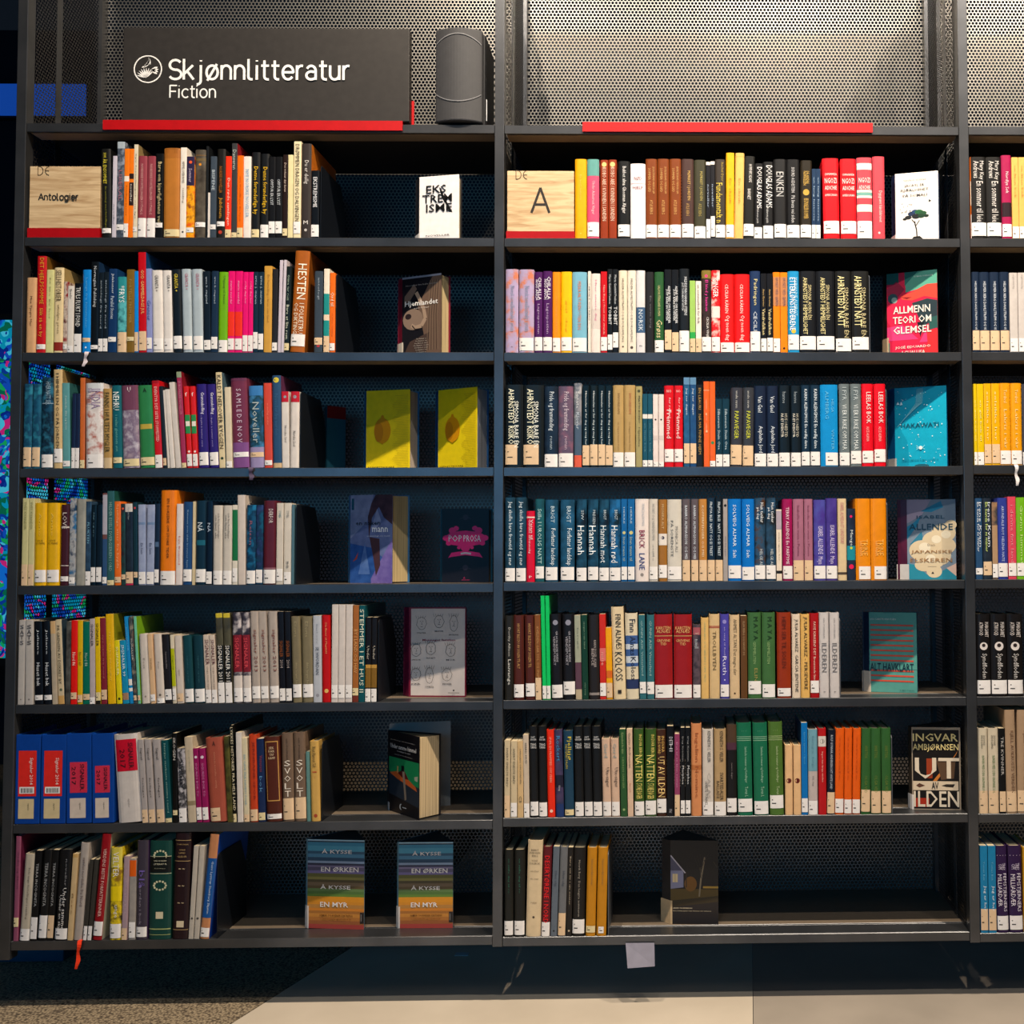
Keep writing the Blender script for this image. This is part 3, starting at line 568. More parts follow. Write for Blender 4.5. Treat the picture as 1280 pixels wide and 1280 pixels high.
233.3-240.3/228.5 483 #d01c1a W15+2;#|#d8e4d4|.35|.58;#|#2c8a4a|.35|.58;=|#eadfd4|.46;o|#f0e4dc|.8|.3;H f|#f4e8e4|.1|.4|.8
240.7-247.5/237 483 #d01c1a W15+2;#|#2c8a4a|.35|.58;=|#eadfd4|.46;o|#f0e4dc|.8|.3;H f|#f4e8e4|.1|.4|.8
248-260.7/244.5 480.5 #2a1a6c W16+3;T Grønnskolling|#e8e4f4|.1|.36|.1|.42;T i frykt å møtes sent|#a89cd0|.38|.75|-.05|.2
261.3-273/256.8 480.5 #2a1a6c W16+3;T Grønnskolling|#e8e4f4|.1|.36|.1|.42;T i frykt å møtes sent|#a89cd0|.38|.75|-.05|.2
273.5-281.5/269 465.5 #d8c69c -;T KALDT NEDOVER RYGGEN|#4a3c28|.03|.8|0|.7;o|#2a4030|.9|.3;s|#4c6470
282-290/280 484 #d6c8ac W8
290.5-311/285.7 473 #6c2c44 W6+13;#|#7a4a84|.72|1;T S A M L E D E  N O V|#d8c4d4|.12|.72|0|.3;#|#64304c|0|.03
312-329.8/309.8 482.5 #26567c~#1a3a44~#3c78a4 C6+13;#|#3a78b4|0|.12;#|#9488b0|.75|1;T Noveller|#a8b4b4|.2|.7|0|.45
330.5-340.3/329 479 #cc4630 W6+3;T en antologi om øyer|#e88c6c|.24|.5|0|.24
341-352/339.5 469.5 #2a4a6c -;o|#d8c43c|.05|.4;T Noveller fra verden|#3c6488|.2|.65|0|.4;#|#c8ac84|.95|1;s|#5a2c4c
352.5-361.3/351.5 489.5 #d6cec6 -;#|#b81c2c|0|.14;o|#9098a0|.07|.25;T Norske Smil|#4a4440|.45|.67|.05|.3
362-373 489.5 #d6cec6 -;#|#b81c2c|0|.14;o|#9098a0|.07|.25;T Norske Smil|#4a4440|.52|.72|0|.3
@ 3 middle 583.5 hardback
630-653.7 481 #172026 C25+3;l|0|.68;T SIMONA BARE ÉN|#eef0e4|.2|.76|.16|.3;T AHRNSTEDT RISIKO|#f2efd2|.05|.72|-.16|.32
654.2-679.5 481.5 #172026 C25+3;l|0|.76;T SIMONA BARE ÉN|#eef0e4|.2|.76|.16|.3;T AHRNSTEDT RISIKO|#f2efd2|.05|.72|-.16|.32
680.3-697.3 483 #1a2b40~#14202e W16;T Pride og fremvinding|#d0dae2|.07|.55|0|.42;T roman|#a0b0bc|.62|.78|0|.15
698-716.5/698.5 483 #665064~#584a60~#7a5468 W17;T Pride og fremvinding|#d4c4d0|.07|.55|0|.42;T roman|#c0a8b8|.62|.78|0|.15
717.5-727/717 479 #8a8a90~#5c6470~#a8a8ac -;#|#46586c|.5|1;#|#d85a40|.86|1;T Sonate|#d8dadc|.1|.3|0|.4;T Klover|#c0ccd8|.35|.55|0|.4
728-736.7 482 #0f2028 C25+2;T Himmelen er for deg og meg her|#dce4e4|.07|.73|0|.3
737-747.3 482 #0f2028 C26+2;T Himmelen er for deg og meg her|#dce4e4|.07|.73|0|.3
747.7-756.7 482 #0f2028 C26+2;T Himmelen er for deg og meg her|#dce4e4|.07|.73|0|.3
757-766 482 #0f2028 C25+2;T Himmelen er for deg og meg her|#dce4e4|.07|.73|0|.3
766.3-779.7 481.5 #b0925c W18;T HVORDAN|#8c6c3c|.1|.35|.04|.22;T en dag på havets bunn|#8c6c3c|.45|.8|0|.2
780.3-794.3 481.5 #b0925c W18;T HVORDAN|#b06c44|.1|.35|.04|.22;T en dag på havets bunn|#8c6c3c|.45|.8|0|.2
795-802.8 483 #a09460 -;T MATTI BONO   I Sjøseilere|#3a3828|.12|.75|0|.42;o|#4a4a30|.06|.3
803.5-809.7 492.5 #1c4c5e W8;#|#e0dcd4|.28|.34;T en liten bok|#5c8c98|.4|.8|0|.3
810-816 492.5 #1c4c5e W8;#|#e0dcd4|.28|.34;T en liten bok|#5c8c98|.4|.8|0|.3
816.5-823 493 #e0d2cc W6;o|#2a2422|.35|.22;=|#cfc0ba|.6
823.5-830 493 #e0d2cc W6;o|#2a2422|.35|.22;=|#cfc0ba|.6
830.5-842.5 482 #cc101c W16+6;T for redsel|#f4ccc8|.15|.4|.1|.2;T Fremmed|#f8dcd8|.3|.65|0|.45;H NO|#f0c4bc|.07|.5|.3
843-854 482 #cc101c W16+6;T for redsel|#f4ccc8|.15|.4|.1|.2;T Fremmed|#f8dcd8|.3|.65|0|.45;H NO|#f0c4bc|.07|.5|.3
855-862.3 472 #1c446c~#2c6088 C25+4;T Jeg ser dagen|#c8d8e4|.12|.42|0|.36;#|#5a84a8|0|.08
862.8-870.7 472 #1c3c6c~#24507c C25+4;T Jeg ser dagen|#c8d8e4|.12|.42|0|.36;#|#5a84a8|0|.08
871-879.3 481 #26221e -;T EN LEAURI   NÅ MÅ FINNE HJEM|#b08a48|.04|.85|0|.62
880-887.3 477 #e25e1e -;#|#e89870|.1|.11;T ord|#f0b48c|.2|.6|0|.3
887.6-894.5 477 #e25e1e W7;o|#3a7c4c|.72|.36
895-903.3 498.5 #12303e W15;T Silkeveien Stein Ove|#b8ccd4|.15|.75|0|.36
903.7-912.3 498.5 #12303e W15;T Silkeveien Stein Ove|#b8ccd4|.15|.75|0|.36
913-927.5/914 484.5 #34343c C25+2;T amalie strøm|#b8b8b4|.04|.26|0|.2;T PAPAVEGER|#c8cc3c|.3|.65|0|.36
928.3-942/929 484.5 #34363c C25+1;T amalie strøm|#b8b8b4|.04|.26|0|.2;T PAPAVEGER|#c8cc3c|.3|.65|0|.36
943.3-958.3 482.5 #141f36 W16;T Van Gael|#d4dce4|.13|.33|0|.35;T Asphalte Jord|#d4dce4|.5|.83|0|.4
959-973.3 482.5 #141f36 W16;T Van Gael|#d4dce4|.13|.33|0|.35;T Asphalte Jord|#d4dce4|.5|.83|0|.4
974-988 482 #12202c W17;T hanne|#8c98a0|.08|.22|0|.3;T HUS I NEDTID|#b8b4a4|.35|.64|.15|.26;T PÅ ET EVENTYR|#e0dcd0|.35|.64|-.16|.3
989-1001.7 482 #12202c W17;T hanne|#8c98a0|.08|.22|0|.3;T HUS I NEDTID|#b8b4a4|.35|.64|.15|.26;T PÅ ET EVENTYR|#e0dcd0|.35|.64|-.16|.3
1002.3-1013 481.5 #10283c W17+1;T KARIN ALENGMOE En nødlig dame|#dce8f0|.05|.78|0|.42
1013.6-1025.7 481.5 #10283c W17+1;T KARIN ALENGMOE En nødlig dame|#dce8f0|.05|.78|0|.42
1026.3-1048 481 #0c86c8 W16+1;l|.28|1;T ALMBERG|#58b4e0|.08|.42|-.12|.2;T HELGA|#58b4e0|.18|.34|.2|.16;T VINTER|#58b4e0|.55|.8|.2|.16
1050-1063/1049.5 480 #6c7678~#5c686c W16+1;T I FYR|#b0bcc0|.04|.2|0|.4;T VI ER I RIKE OM MAR|#d4dcdc|.25|.8|0|.42
1064-1077.5/1063.2 480 #6c7678~#5c686c W16+3;T I FYR|#b0bcc0|.04|.2|0|.4;T VI ER I RIKE OM MAR|#d4dcdc|.25|.8|0|.42
1078.2-1092.5/1077 480 #d80c20 W15+4;T LEELAS BOK|#f8d8d4|.1|.48|.1|.4;T ALICE ALBINIA|#f0a8a4|.52|.7|0|.24
1093.3-1108/1092.5 480 #d80c20 W16+5;T LEELAS BOK|#f8d8d4|.1|.48|.1|.4;T ALICE ALBINIA|#f0a8a4|.52|.7|0|.24
@ 3 right 581 hardback
1214.5-1222.3 480 #d8b808 W16;T en gul bok til|#ece09a|.2|.7|0|.3
1222.8-1231 480 #dcb80a W16;T en gul bok til|#ece09a|.2|.7|0|.3
1231.4-1240.3 479.5 #e4aa0a C24+2;T solsikke her|#f4dc9a|.1|.7|0|.26
1240.7-1250.7 479.5 #e4aa0a C24+2;T solsikke her|#f4dc9a|.1|.7|0|.26
1251.2-1265 479 #e2980c W17+1;T Tordivel|#f4d08a|.08|.24|0|.26;T Lakris i vår|#f4d08a|.32|.8|0|.26
1265.4-1279 479 #e2980c W17+1;T Tordivel|#f4d08a|.08|.24|0|.26;T Lakris i vår|#f4d08a|.32|.8|0|.26
1279.5-1297 480 #3a3c48 W16
@ 4 left 732 paperback
26-33.7/27.8 623 #c8c28c C26;T YVES KVANDER|#8c8a58|.04|.36|0|.4
34-41.2/34.7 623 #c8c28c C26;T YVES KVANDER|#8c8a58|.04|.36|0|.4
41.6-56.7/42.3 629 #dfac0c W15+4;H STUT|#5a4410|.46|.5|.16;H SOL PRØVE|#5a4410|.49|.8|.16;T Anno|#ecc850|.12|.4|0|.2
57-73/56.5 629 #dfac0c W15+4;H STUT|#5a4410|.46|.5|.16;H SOL PRØVE|#5a4410|.49|.8|.16;T Anno|#ecc850|.12|.4|0|.2
73.7-84.3 631 #401a22 W6+5;T LOVE|#d8ccc4|.1|.3|0|.5;#|#c8bcb4|.27|.29;#|#c8bcb4|.75|.76
85.3-93 623 #2c6490~#a8a8a8~#1c3450 W8+2
93.3-105.3/94.8 624 #98968c~#86867e -
105.7-112.3/105 627 #18283a~#34506c W17;T FLUKTEN|#7cb0c8|.25|.5|0|.4
112.7-118.7 631 #122430 W18+4;T håp og tro|#6a90a0|.1|.4|0|.3
119-126 631 #122434 W18+4
127-133/125.7 616.5 #6c4440 W8+2;#|#2c4c74|.5|1;#|#a8a4b0|.02|.45
133.4-142.5/132.3 614 #2e5a5c Y6;T HILDER ESSELS DVERGSERIEN I ORD|#8cb0a8|.12|.85|0|.4;s|#1c4c44
143-151/142.3 627 #e06a1c C7+3;T hjemlige viser fra bygda|#f4b480|.04|.8|0|.4
151.4-156.7/150.3 630 #1c4a44~#2c1c24 C6+7;o|#d85a3c|.06|.35
157-166.3/156 630 #181a24~#24303c C14+2;#|#d0c8c0|0|.1;#|#c01c4c|.93|1;T Åpent hav|#a0a8b0|.04|.2|0|.4
166.7-172/165.5 628 #16303a C7+9;o|#c84040|.07|.35
173-182/172.3 631 #8894b4~#9aa4c0 W15+1;#|#6c84a8|.22|.25;T En hvit|#2c3450|.48|.62|0|.3
182.5-192 631 #8894b4~#9aa4c0 W15+1;#|#6c84a8|.22|.25;T En hvit|#2c3450|.48|.62|0|.3
192.4-198.3 630 #182438 W16+3;=|#4c6484|.5
198.7-218.3 613 #e2780e W17;T EN BOKSERIE OM STORE TIDER|#3c1c0a|.09|.72|0|.16;#|#e8c49c|.98|1
219.3-227 630 #ded2cc -;T Lys fremtid|#c86a5c|.4|.75|0|.36
227.5-239/228.5 627.5 #1e4270 W15+4;T Kvinnen som aldri kommer hjem|#8ca8c8|.1|.8|0|.2
239.5-242.7 627 #cdbd98 -
243-256.5/244 626 #0f2838 W16+3;T NÅ|#d4dee4|.26|.37|0|.6;=|#1c6074|.5
257-264.5/257.8 627 #0f1e34 W15+1;T NÅ|#b4c4d8|.26|.37|0|.6
265.3-277/265.5 632 #c6beb2 W17;T tolv fine fortellinger|#4a4640|.1|.42|.1|.25;T om livet ute|#4a4640|.12|.42|-.15|.2
277.5-289 632 #c6beb2 W17;T tolv fine fortellinger|#4a4640|.1|.42|.1|.25;T om livet ute|#4a4640|.12|.42|-.15|.2
290-296.5/289.5 631.5 #1c6a38 W17+3;#|#d8d0c0|0|.06;#|#d8d0c0|.7|1
297-306.5/295.5 619 #ccbfb4 -
307-318.7/307.7 631.5 #14486a~#0c2c48~#1c6c98 W16+1;T Reisen|#8c5a6c|.2|.5|0|.3
319.3-327.7/319.5 631.5 #14506c~#182844~#2c3c6c W16+2
328.2-344/329.7 626 #541a26 W17+1;T DERFOR|#d4ccc8|.1|.27|.1|.34;#|#8a6068|.8|.82
345-353.3/346 629 #cbc2b4 W15+4;T 1945|#4c7c84|.1|.18|0|.4
354-363.3/355 629 #cfc6b8 W15;T 1946|#8c8c88|.1|.18|0|.4;T m-m|#333333|.72|.8|0|.3
363.7-367 631 #4c6c78 -
@ 4 middle 726.5 hardback
631-643.7 622 #1e445c~#16303f W16+1;T Jeg skulle bare fremtid og snø|#d4e2ea|.05|.8|0|.44
644.7-657.3 622 #1e445c~#16303f W16+1;T Jeg skulle bare fremtid og snø|#d4e2ea|.05|.8|0|.44
658-668.3 639 #cc0c30 -;T Veien til|#f4dcdc|.12|.4|.14|.3;T Ganske alminnelig|#f0c8cc|.12|.6|-.14|.3;#|#e8ccc4|.08|.1;H P|#f4e4e0|.93|.36|.3
669-680 624 #1f5c64~#164450 W15+4;T Stille I UROLIG NATT|#b4d8d4|.12|.78|0|.42
681.5-697 625 #22587c~#184058 W16+2;T BRIGT|#b8d0dc|.08|.28|.1|.3;T Forfatter landskap|#e0ecf2|.35|.8|.1|.42
700.5-718 625 #22587c~#184058 W16+2;T BRIGT|#b8d0dc|.08|.28|.1|.3;T Forfatter landskap|#e0ecf2|.35|.8|.1|.42
720.3-733.3 624.5 #0f1c28~#1c4c68 W16+1;T SIW|#b8c8d0|.13|.25|.1|.26;T Hannah|#f0f6f8|.32|.67|-.06|.62
734.8-748 624.5 #0f1c28~#1c4c68 W16+2;T PREGEN|#b8c8d0|.13|.3|.1|.26;T Hannah|#f0f6f8|.32|.67|-.06|.62
748.8-761.3 624.5 #0f1c28~#1c4c68 W16+1;T BRIGT|#b8c8d0|.13|.25|.1|.26;T Hannah mot|#e4eef2|.32|.77|-.06|.56
761.7-776 624.5 #10242f~#2068a0 W16+1;T BRIGT|#b8c8d0|.13|.25|.1|.26;T Hannah rød|#f0f6f8|.32|.77|-.06|.56
776.6-784 624 #165c98 W16+2;T HERRE|#a8c8e0|.1|.3|0|.26;o|#c8c080|.41|.34;T liten mann til|#a0b8b0|.46|.75|0|.4
784.7-793.5 624 #165c98 W16+2;T HERRE|#a8c8e0|.1|.3|0|.26;o|#c8c080|.41|.34;T liten mann til|#a0b8b0|.46|.75|0|.4
794.3-811 624 #e2d6d0 -;T BRICK|#8a1c3c|.38|.6|.0|.42;T LANE|#2c3c7c|.66|.86|.0|.42;T MONICA ALI ROMAN|#a8b0b8|.06|.32|.1|.2;o|#8a8480|.92|.16;#|#efe8e2|0|.01
811.5-822.5 624 #ccc4b8 W16+2;T HUSET OG VERDEN MIN|#90908c|.06|.5|0|.28;T stille|#a8a49c|.55|.75|0|.2
823.5-834 624.5 #986628 W16+4;#|#e0d8d0|.42|.56;o|#4c4c5c|.47|.26;T MONIKA ALT|#d4b484|.06|.36|0|.26
834.5-852.3 624.5 #ccc6ba W16+2;T MONICA ALI|#8c8880|.33|.64|.15|.2;T PÅ SORENSTE|#4c5050|.26|.7|-.15|.24
853-863 624 #5a5054 C26;T BARBRO ALMHAGSON  OG MEI|#dce4ec|.08|.73|0|.32
864-873.3 624 #5a5054 C26;T BARBRO ALMHAGSON  OG MEI|#dce4ec|.08|.73|0|.32
874-884 624 #b67c38 C26;T KOPPERPENGER OG MEI|#e8d4b0|.08|.7|0|.26
884.5-894 622.5 #14283c C26;T FRØYA BLEI  NATT OG EI TREET|#d4e0e8|.05|.7|0|.34
894.5-904 622.5 #14202c C26;T FRØYA BLEI  NATT OG EI TREET|#d4e0e8|.05|.7|0|.34
904.4-910 624 #a09894 -;o|#1c1c1c|.08|.38;T dikt fra byen|#5c5c78|.45|.7|0|.3
910.5-927 624 #0a6cc0 W16+3;T SOLVEIG ALMAR  Salt|#d8ecf8|.07|.72|0|.24
927.7-943.5 624 #0a6cc0 W16+1;T SOLVEIG ALMAR  Salt|#d8ecf8|.07|.72|0|.24
944-957.3 622.5 #1c2024~#2a4c68~#4c3424 W17+2;T Hun tenker|#e4e8ec|.06|.3|.2|.3;T på deg|#e4e8ec|.12|.26|-.2|.3;T HELGE AL|#c0c8cc|.62|.82|.1|.28
958-970.3 622.5 #1c2024~#2a4c68 W17+2;T Hun tenker|#e4e8ec|.06|.3|.2|.3;T på deg|#e4e8ec|.12|.26|-.2|.3;T HELGE AL|#c0c8cc|.62|.82|.1|.28
971-977.8 637 #e0d0bc -;#|#a89ca8|.02|.28;T snart igjen her|#8c8070|.32|.72|0|.3;#|#1c1814|.86|.9
979-991.3 624 #96104e W16+2;T TERRY ALLENDE En PARFYME|#f0d4dc|.1|.8|0|.3
992-1005.3 624 #a0667c C25;T Isabella min venn i Parma|#7c3c54|.08|.7|0|.22
1006-1016.7 624 #a0667c C25;T Isabella min venn i Parma|#7c3c54|.08|.7|0|.22
1018-1033 625 #46348c~#4c4ca0 W16+2;T ISABEL ALLENDE  Maya|#d4c8ec|.33|.8|0|.5
1033.5-1047.3 623 #3c2c7c~#4c3c90 W16+2;T ISABEL ALLENDE  Maya|#d4c8ec|.33|.8|0|.5
1048-1059 623.5 #d4bc94 -;T ISABEL ALMEDA ET LANDSKAP|#c07c7c|.05|.55|0|.4;#|#4c4038|.9|.93
1059.4-1070 636 #1c2438~#243044 -;o|#d81c5c|.11|.2;o|#d81c4c|.81|.36;#|#1c8494|.52|.72;T Mange|#d4dcdc|.3|.52|0|.4;o|#b8c83c|.55|.2
1070.5-1089 623.5 #e0860c W16+1;l|.2|1;T TRINE|#f0b04c|.5|.7|.1|.4;T om veien|#f0b868|.52|.7|-.14|.16
1089.5-1109 623.5 #e0860c W16+1;l|.2|1;T TRINE|#f0b04c|.5|.7|.1|.4;T om veien|#f0b868|.52|.7|-.14|.16
@ 4 right 724.5 hardback
1217.5-1229.3/1216.5 623 #26486c W8+6;T Irene Kvam|#dce4ec|.05|.6|.2|.3;T En henda for ni måner|#dce4ec|.05|.66|-.1|.3
1230-1241/1229.5 623 #26303c~#1c2430 C17+5;T Irene Kvam|#dce4ec|.05|.6|.2|.3;T En henda for ni måner|#c8dc7c|.05|.66|-.1|.3
1241.5-1248.3 628 #3c3c40~#9c7858 W17+2;#|#a88868|.3|.8
1248.7-1261 622.5 #2c3a8c W17+3;T ARUNDALE ROY HELENA HATE|#b8c4e8|.1|.78|0|.26
1261.5-1271.5 621 #d04458 W16+4;T i denne fint land|#e88c98|.1|.8|0|.34
1272-1284 622 #6cac1c W16+4;T Grønn himmel|#c4e08c|.1|.8|0|.26
1284.5-1297 623 #4c4c50 W16
@ 5 left 880 paperback
20.3-29.5/20.8 775.5 #b4aea8 -;V SATS|#26242c|.05|.3;o|#7c7470|.94|.14
31-41/30.5 775.5 #b4aea8 -;V SATS|#26242c|.05|.3;o|#7c7470|.94|.14
43-53/40.5 777 #151820 W6+5;T Juliane|#c4cad0|.1|.4|0|.3;T Huset bak|#e0e4e8|.5|.78|0|.4
53.5-64.3/52 777 #151820 W6+5;T Juliane|#c4cad0|.1|.4|0|.3;T Huset bak|#e0e4e8|.5|.78|0|.4
65.3-71.5/61.5 777 #b8a890~#a89c88 -;#|#c8a474|0|.15
71.8-80/66.5 775 #cbb896 -;T PÅ GRENSEN AV DISKRET BY|#3c3428|.07|.76|0|.6;o|#5c6450|.83|.3;#|#c89c5c|.9|1;s|#2c3c48
80.3-87 777 #34302c~#5c5c58 -
87.8-95.5/81 776 #dc1a12 C8+6;T Nord 86|#f4e0d0|.38|.54|0|.5
96-102.5/89.3 776 #d8ae0e C9+2;T Nord 87|#7c6410|.38|.54|0|.5;s|#8c6c2c
103-111.7/96.8 777.5 #0c6a54 C7+5;T Nord 88|#a8c8b8|.38|.54|0|.4
112-118.5/106 774 #b4a8a8 W8;T SIGNALER|#3c3438|.06|.32|0|.5
119.5-125.7/114 772 #dcb80c Y10+4;T SIGNALER|#2c2410|.07|.33|0|.55;#|#1c1810|.95|1
126.3-133.7/120.5 773 #7c2430 C12+5;T nye navn fra nord|#b86c68|.2|.7|0|.3;s|#1c1c1c
134.7-144.7/129 768 #e0b00e -;T Nordiske Noveller|#f0cc54|.2|.75|0|.18;s|#7c7c14
146-152.5/141.5 801 #dccc14 -;o|#2c2410|.92|.3;T SIGNALER|#f0ecb0|.1|.55|0|.4
153-161/148.7 801 #1a88b0 -;T SIGNALER 99|#dcecf0|.07|.57|0|.45;#|#a07c60|.83|.94
161.3-166.5/154 771 #1a86c4 -;T SIGNALER|#5cb4e0|.12|.4|0|.45;#|#e8e4dc|.72|.79;#|#e8e4dc|.82|.86
167-171.3/160.7 771 #6c5c50~#2c3c44~#8c8474 C6+4;T SIGNALER|#c8ccc8|.25|.5|0|.5
171.7-175.7/166.5 771 #6cbc9c C6+4;s|#6c9c1c
176.3-187.5/173 793 #ccc2b8 -;T Fest|#8c847c|.35|.5|0|.2;o|#8c8074|.9|.13
188-194.5/182.7 793 #d4b088 W8+3;T SIGNAL|#6c5030|.35|.52|0|.3
195-205.5/191 793 #cabfb4 W6;T Fest|#8c847c|.4|.5|0|.2;o|#6c645c|.88|.2
206-215/201.5 793.5 #2c2628 W13+4;T Samtidsdikt|#8c8488|.25|.5|0|.2
215.3-220.7/212 794 #d4c8b0 W14+4;#|#b0b80c|.2|.75;T Signal|#6c7c10|.3|.5|0|.4
221.3-229.7/218 795 #ccc0b4 C10+2;T signaler|#6c5c50|.5|.6|0|.3;o|#8c4c38|.88|.24
230.3-242/226.8 795 #123c44 W16+1;T signaler og tegn|#3c6c74|.3|.7|0|.14
242.7-256/240 795 #12343e W16+1;T signaler og tegn|#3c6c74|.3|.7|0|.14
256.5-264.3/253 794 #ccbcac W16;T SIGNALER|#5c1c24|.07|.44|.1|.62;T unge navn nye|#8c7c70|.47|.8|0|.3
264.7-272/261 794 #ccbcac W16;T SIGNALER|#5c1c24|.07|.44|.1|.62;T unge navn nye|#8c7c70|.47|.8|0|.3
272.3-281.3/269 767 #54503c~#3c3a30 W25;#|#c8b434|0|.05;#|#15130f|.36|.77;T SIGNALER 2011|#ece8e0|.36|.76|0|.6
281.7-290.8/278.5 767 #54503c~#3c3a30 W25;#|#c8b434|0|.05;#|#15130f|.36|.77;T SIGNALER 2011|#ece8e0|.36|.76|0|.6
291.3-303/289.3 766 #1f1c24~#3c3844~#c0b8b8 W17+1;#|#781c28|.25|.66;T SIGNALER|#e04c54|.28|.62|0|.45;#|#cfc5bd|.7|.99
303.5-314/301 766 #1f1c24~#3c3844~#c0b8b8 W17+1;#|#781c28|.25|.66;T SIGNALER|#e04c54|.28|.62|0|.45;#|#cfc5bd|.7|.99
315-325.5/312 764.5 #aa9e94 W15+5;T signaler 2013|#7c4438|.2|.66|.05|.5
326-336/322 764.5 #aa9e94 W15+5;T signaler 2013|#7c4438|.2|.66|.05|.5
336.5-348.5/334 764.5 #aa9e94 W15+5;T signaler 2013|#7c4438|.2|.66|.1|.45
349.3-356.7/346.5 765 #1d1a1f W15+2;T SIGNALER|#8c4c1c|.32|.5|0|.6;T 2014|#a89c98|.53|.62|0|.5
357.3-365/355 765 #1d1a1f W15+2;T SIGNALER|#8c4c1c|.32|.5|0|.6;T 2014|#a89c98|.53|.62|0|.5
366-377/363.3 771 #786e54 W16+6;T Ellevte|#a89c78|.06|.24|0|.26;T ikke lenger her|#a89c78|.54|.8|0|.26
377.5-391.3/376 771 #786e54 W16+6;T Ellevte|#a89c78|.06|.24|0|.26;T ikke lenger her|#a89c78|.54|.8|0|.26
391.8-402/391 770 #b2b6be -;T SE HVORDAN|#3c4454|.36|.68|0|.4;T karl ove|#8c94a0|.1|.32|0|.2;o|#8c8c94|.92|.26
402.5-413.5/401.5 769.5 #b60e10 -;T Ola Bauer til Magnhild|#e8a46c|.08|.44|0|.24;o|#e0b464|.87|.3
414-422 756 #cdc4be W16+5
422.4-430.7 756 #cdc4be W16+5
431.2-439.7 756 #cdc4be W16+5
440.2-447.7 757 #9c5e28 Y9+8;T BY I LAND OG HAV|#d49c60|.25|.7|0|.55;#|#6c2c1c|.93|1
448-455.3/449.3 757 #104c54 -;T STEMMER I ET HUS II|#d8dcc4|.04|.9|0|.72
456-463/457.5 772 #1f1a18 W16;T Under|#c0b8a8|.34|.5|0|.4;#|#7c5a1c|.56|.83;#|#b88c3c|.56|.6
463.5-470.5/464.3 772 #1f1a18 W16;T Under|#c0b8a8|.34|.5|0|.4;#|#7c5a1c|.56|.83;#|#b88c3c|.56|.6
@ 5 middle 873.5 hardback
629.5-641.5 770 #302c24 -;T Dorthy Allison|#c8c4bc|.14|.48|0|.3;T Lauvange|#e0dcd4|.52|.82|0|.42
642.3-655/641 769.5 #4c2018 W16+3;T HVORT BLE DU AV SOLEN TIL ALT|#c89c5c|.1|.63|0|.26
657-669/655.5 769.5 #4c2018 W16+4;T HVORT BLE DU AV SOLEN TIL|#c89c5c|.1|.62|0|.3
669.6-677/668 769 #7a4a22 C27;T KVELDEN GAR SOL OG SNØ I|#c8945c|.14|.76|0|.4
678.3-683.2/675.5 745 #12c05e W16+1
683.6-688.5/681.3 745 #12c05e W16+1
690-703.7/687 768 #1c191e W16+2;T GÅ HUN ALDRI VREDE|#b8b4bc|.2|.56|.12|.22;T VENDEPUNKT|#a8a4ac|.26|.6|-.15|.2;o|#8c8c9c|.1|.3
704.3-719.3/702.5 768 #1c191e W16+6;T GÅ HUN ALDRI VREDE|#b8b4bc|.2|.56|.12|.22;T VENDEPUNKT|#a8a4ac|.26|.6|-.15|.2;o|#8c8c9c|.1|.3
719.8-727.5/717.7 769.5 #5a3e4c -;#|#9ca08c|0|.56;#|#b4a488|.88|1;T langs|#6c7468|.15|.4|0|.3
728-735.7/726 769 #163a2c -;T skogen i vår hånd|#7c9c80|.08|.4|0|.3;T olav berg|#7c9c80|.8|.95|0|.26
736.7-749.7/735.3 769 #302a2a -;T KARIN DUGEL ALMAR|#b0a4a0|.3|.62|.12|.24;T BIENCE|#b0a4a0|.4|.6|-.12|.24;#|#8c8480|.92|.95
750.3-758/749 768 #c42a20 W16+4;T nisse|#f0a898|.45|.6|0|.5;#|#d86c68|.4|.55
758.5-766/756.7 785 #e8a00c C18+2;#|#d0641c|.6|.7
767.3-782.7/763.7 759 #dcc8a2 -;T FINN ALNÆS|#2c261c|.08|.46|.05|.46;T KOLOSS|#1c1a16|.49|.8|0|.6;H ■|#2c2620|.92|.3|.3
783.5-799/781 767 #d8ccb0 -;#|#3c5c94|.26|.62;#|#c4ccd4|.36|.42;#|#c4ccd4|.5|.58;T Finn|#1c2234|.07|.22|.1|.46;T Alnæs|#1c2844|.27|.49|.1|.44;T Koloss|#1c2030|.51|.78|.1|.4;#|#28345c|.77|.88
800-808/798 769 #2f6670 W14+7;T GUNN ASK Vinterland|#a0c0bc|.07|.72|0|.3
808.7-818/807.7 769 #2f6670 W15+6;T GUNN ASK Vinterland|#a0c0bc|.07|.72|0|.3
819-841.5/816 768.5 #92181c W16+1;H KARSTEN|#dcb070|.16|.82|.18;H ALNÆS|#dcb070|.2|.76|.18;#|#b89058|.25|.26;H GREVENS|#dcb070|.31|.76|.14;H TID|#dcb070|.35|.34|.14
842.5-865.3/841.5 768.5 #92181c W16+1;H KARSTEN|#dcb070|.16|.82|.18;H ALNÆS|#dcb070|.2|.76|.18;#|#b89058|.25|.26;H GREVENS|#dcb070|.31|.76|.14;H TID|#dcb070|.35|.34|.14
866.5-876/866 781 #33303c~#5c4c54~#28242c W16+1;H ord|#d8c0b0|.12|.5|.3;#|#a0545c|.04|.14;T novell|#c0c4c8|.2|.32|0|.5
876.7-886.3 772.5 #d8b06a -;T GÅRDEN OG SJELEN I SIN TRO|#6ca084|.05|.8|0|.22
887-900 768 #d0b282 -;T TROLLBYEN|#6c5838|.2|.66|0|.34;#|#a8503c|.14|.15;#|#a8503c|.155|.165
900.7-911.7 768 #46409c W15+2;o|#8c84c8|.09|.3;T en sang til Ruth|#b0a8e0|.15|.5|0|.2;T Ruth|#d8d4f0|.5|.72|0|.42;o|#d0d0f0|.78|.1
912.5-925 769 #d0b48c -;T AHMET ALTAN Det magre slør|#6c5c44|.05|.72|0|.44;o|#3c2c20|.94|.12
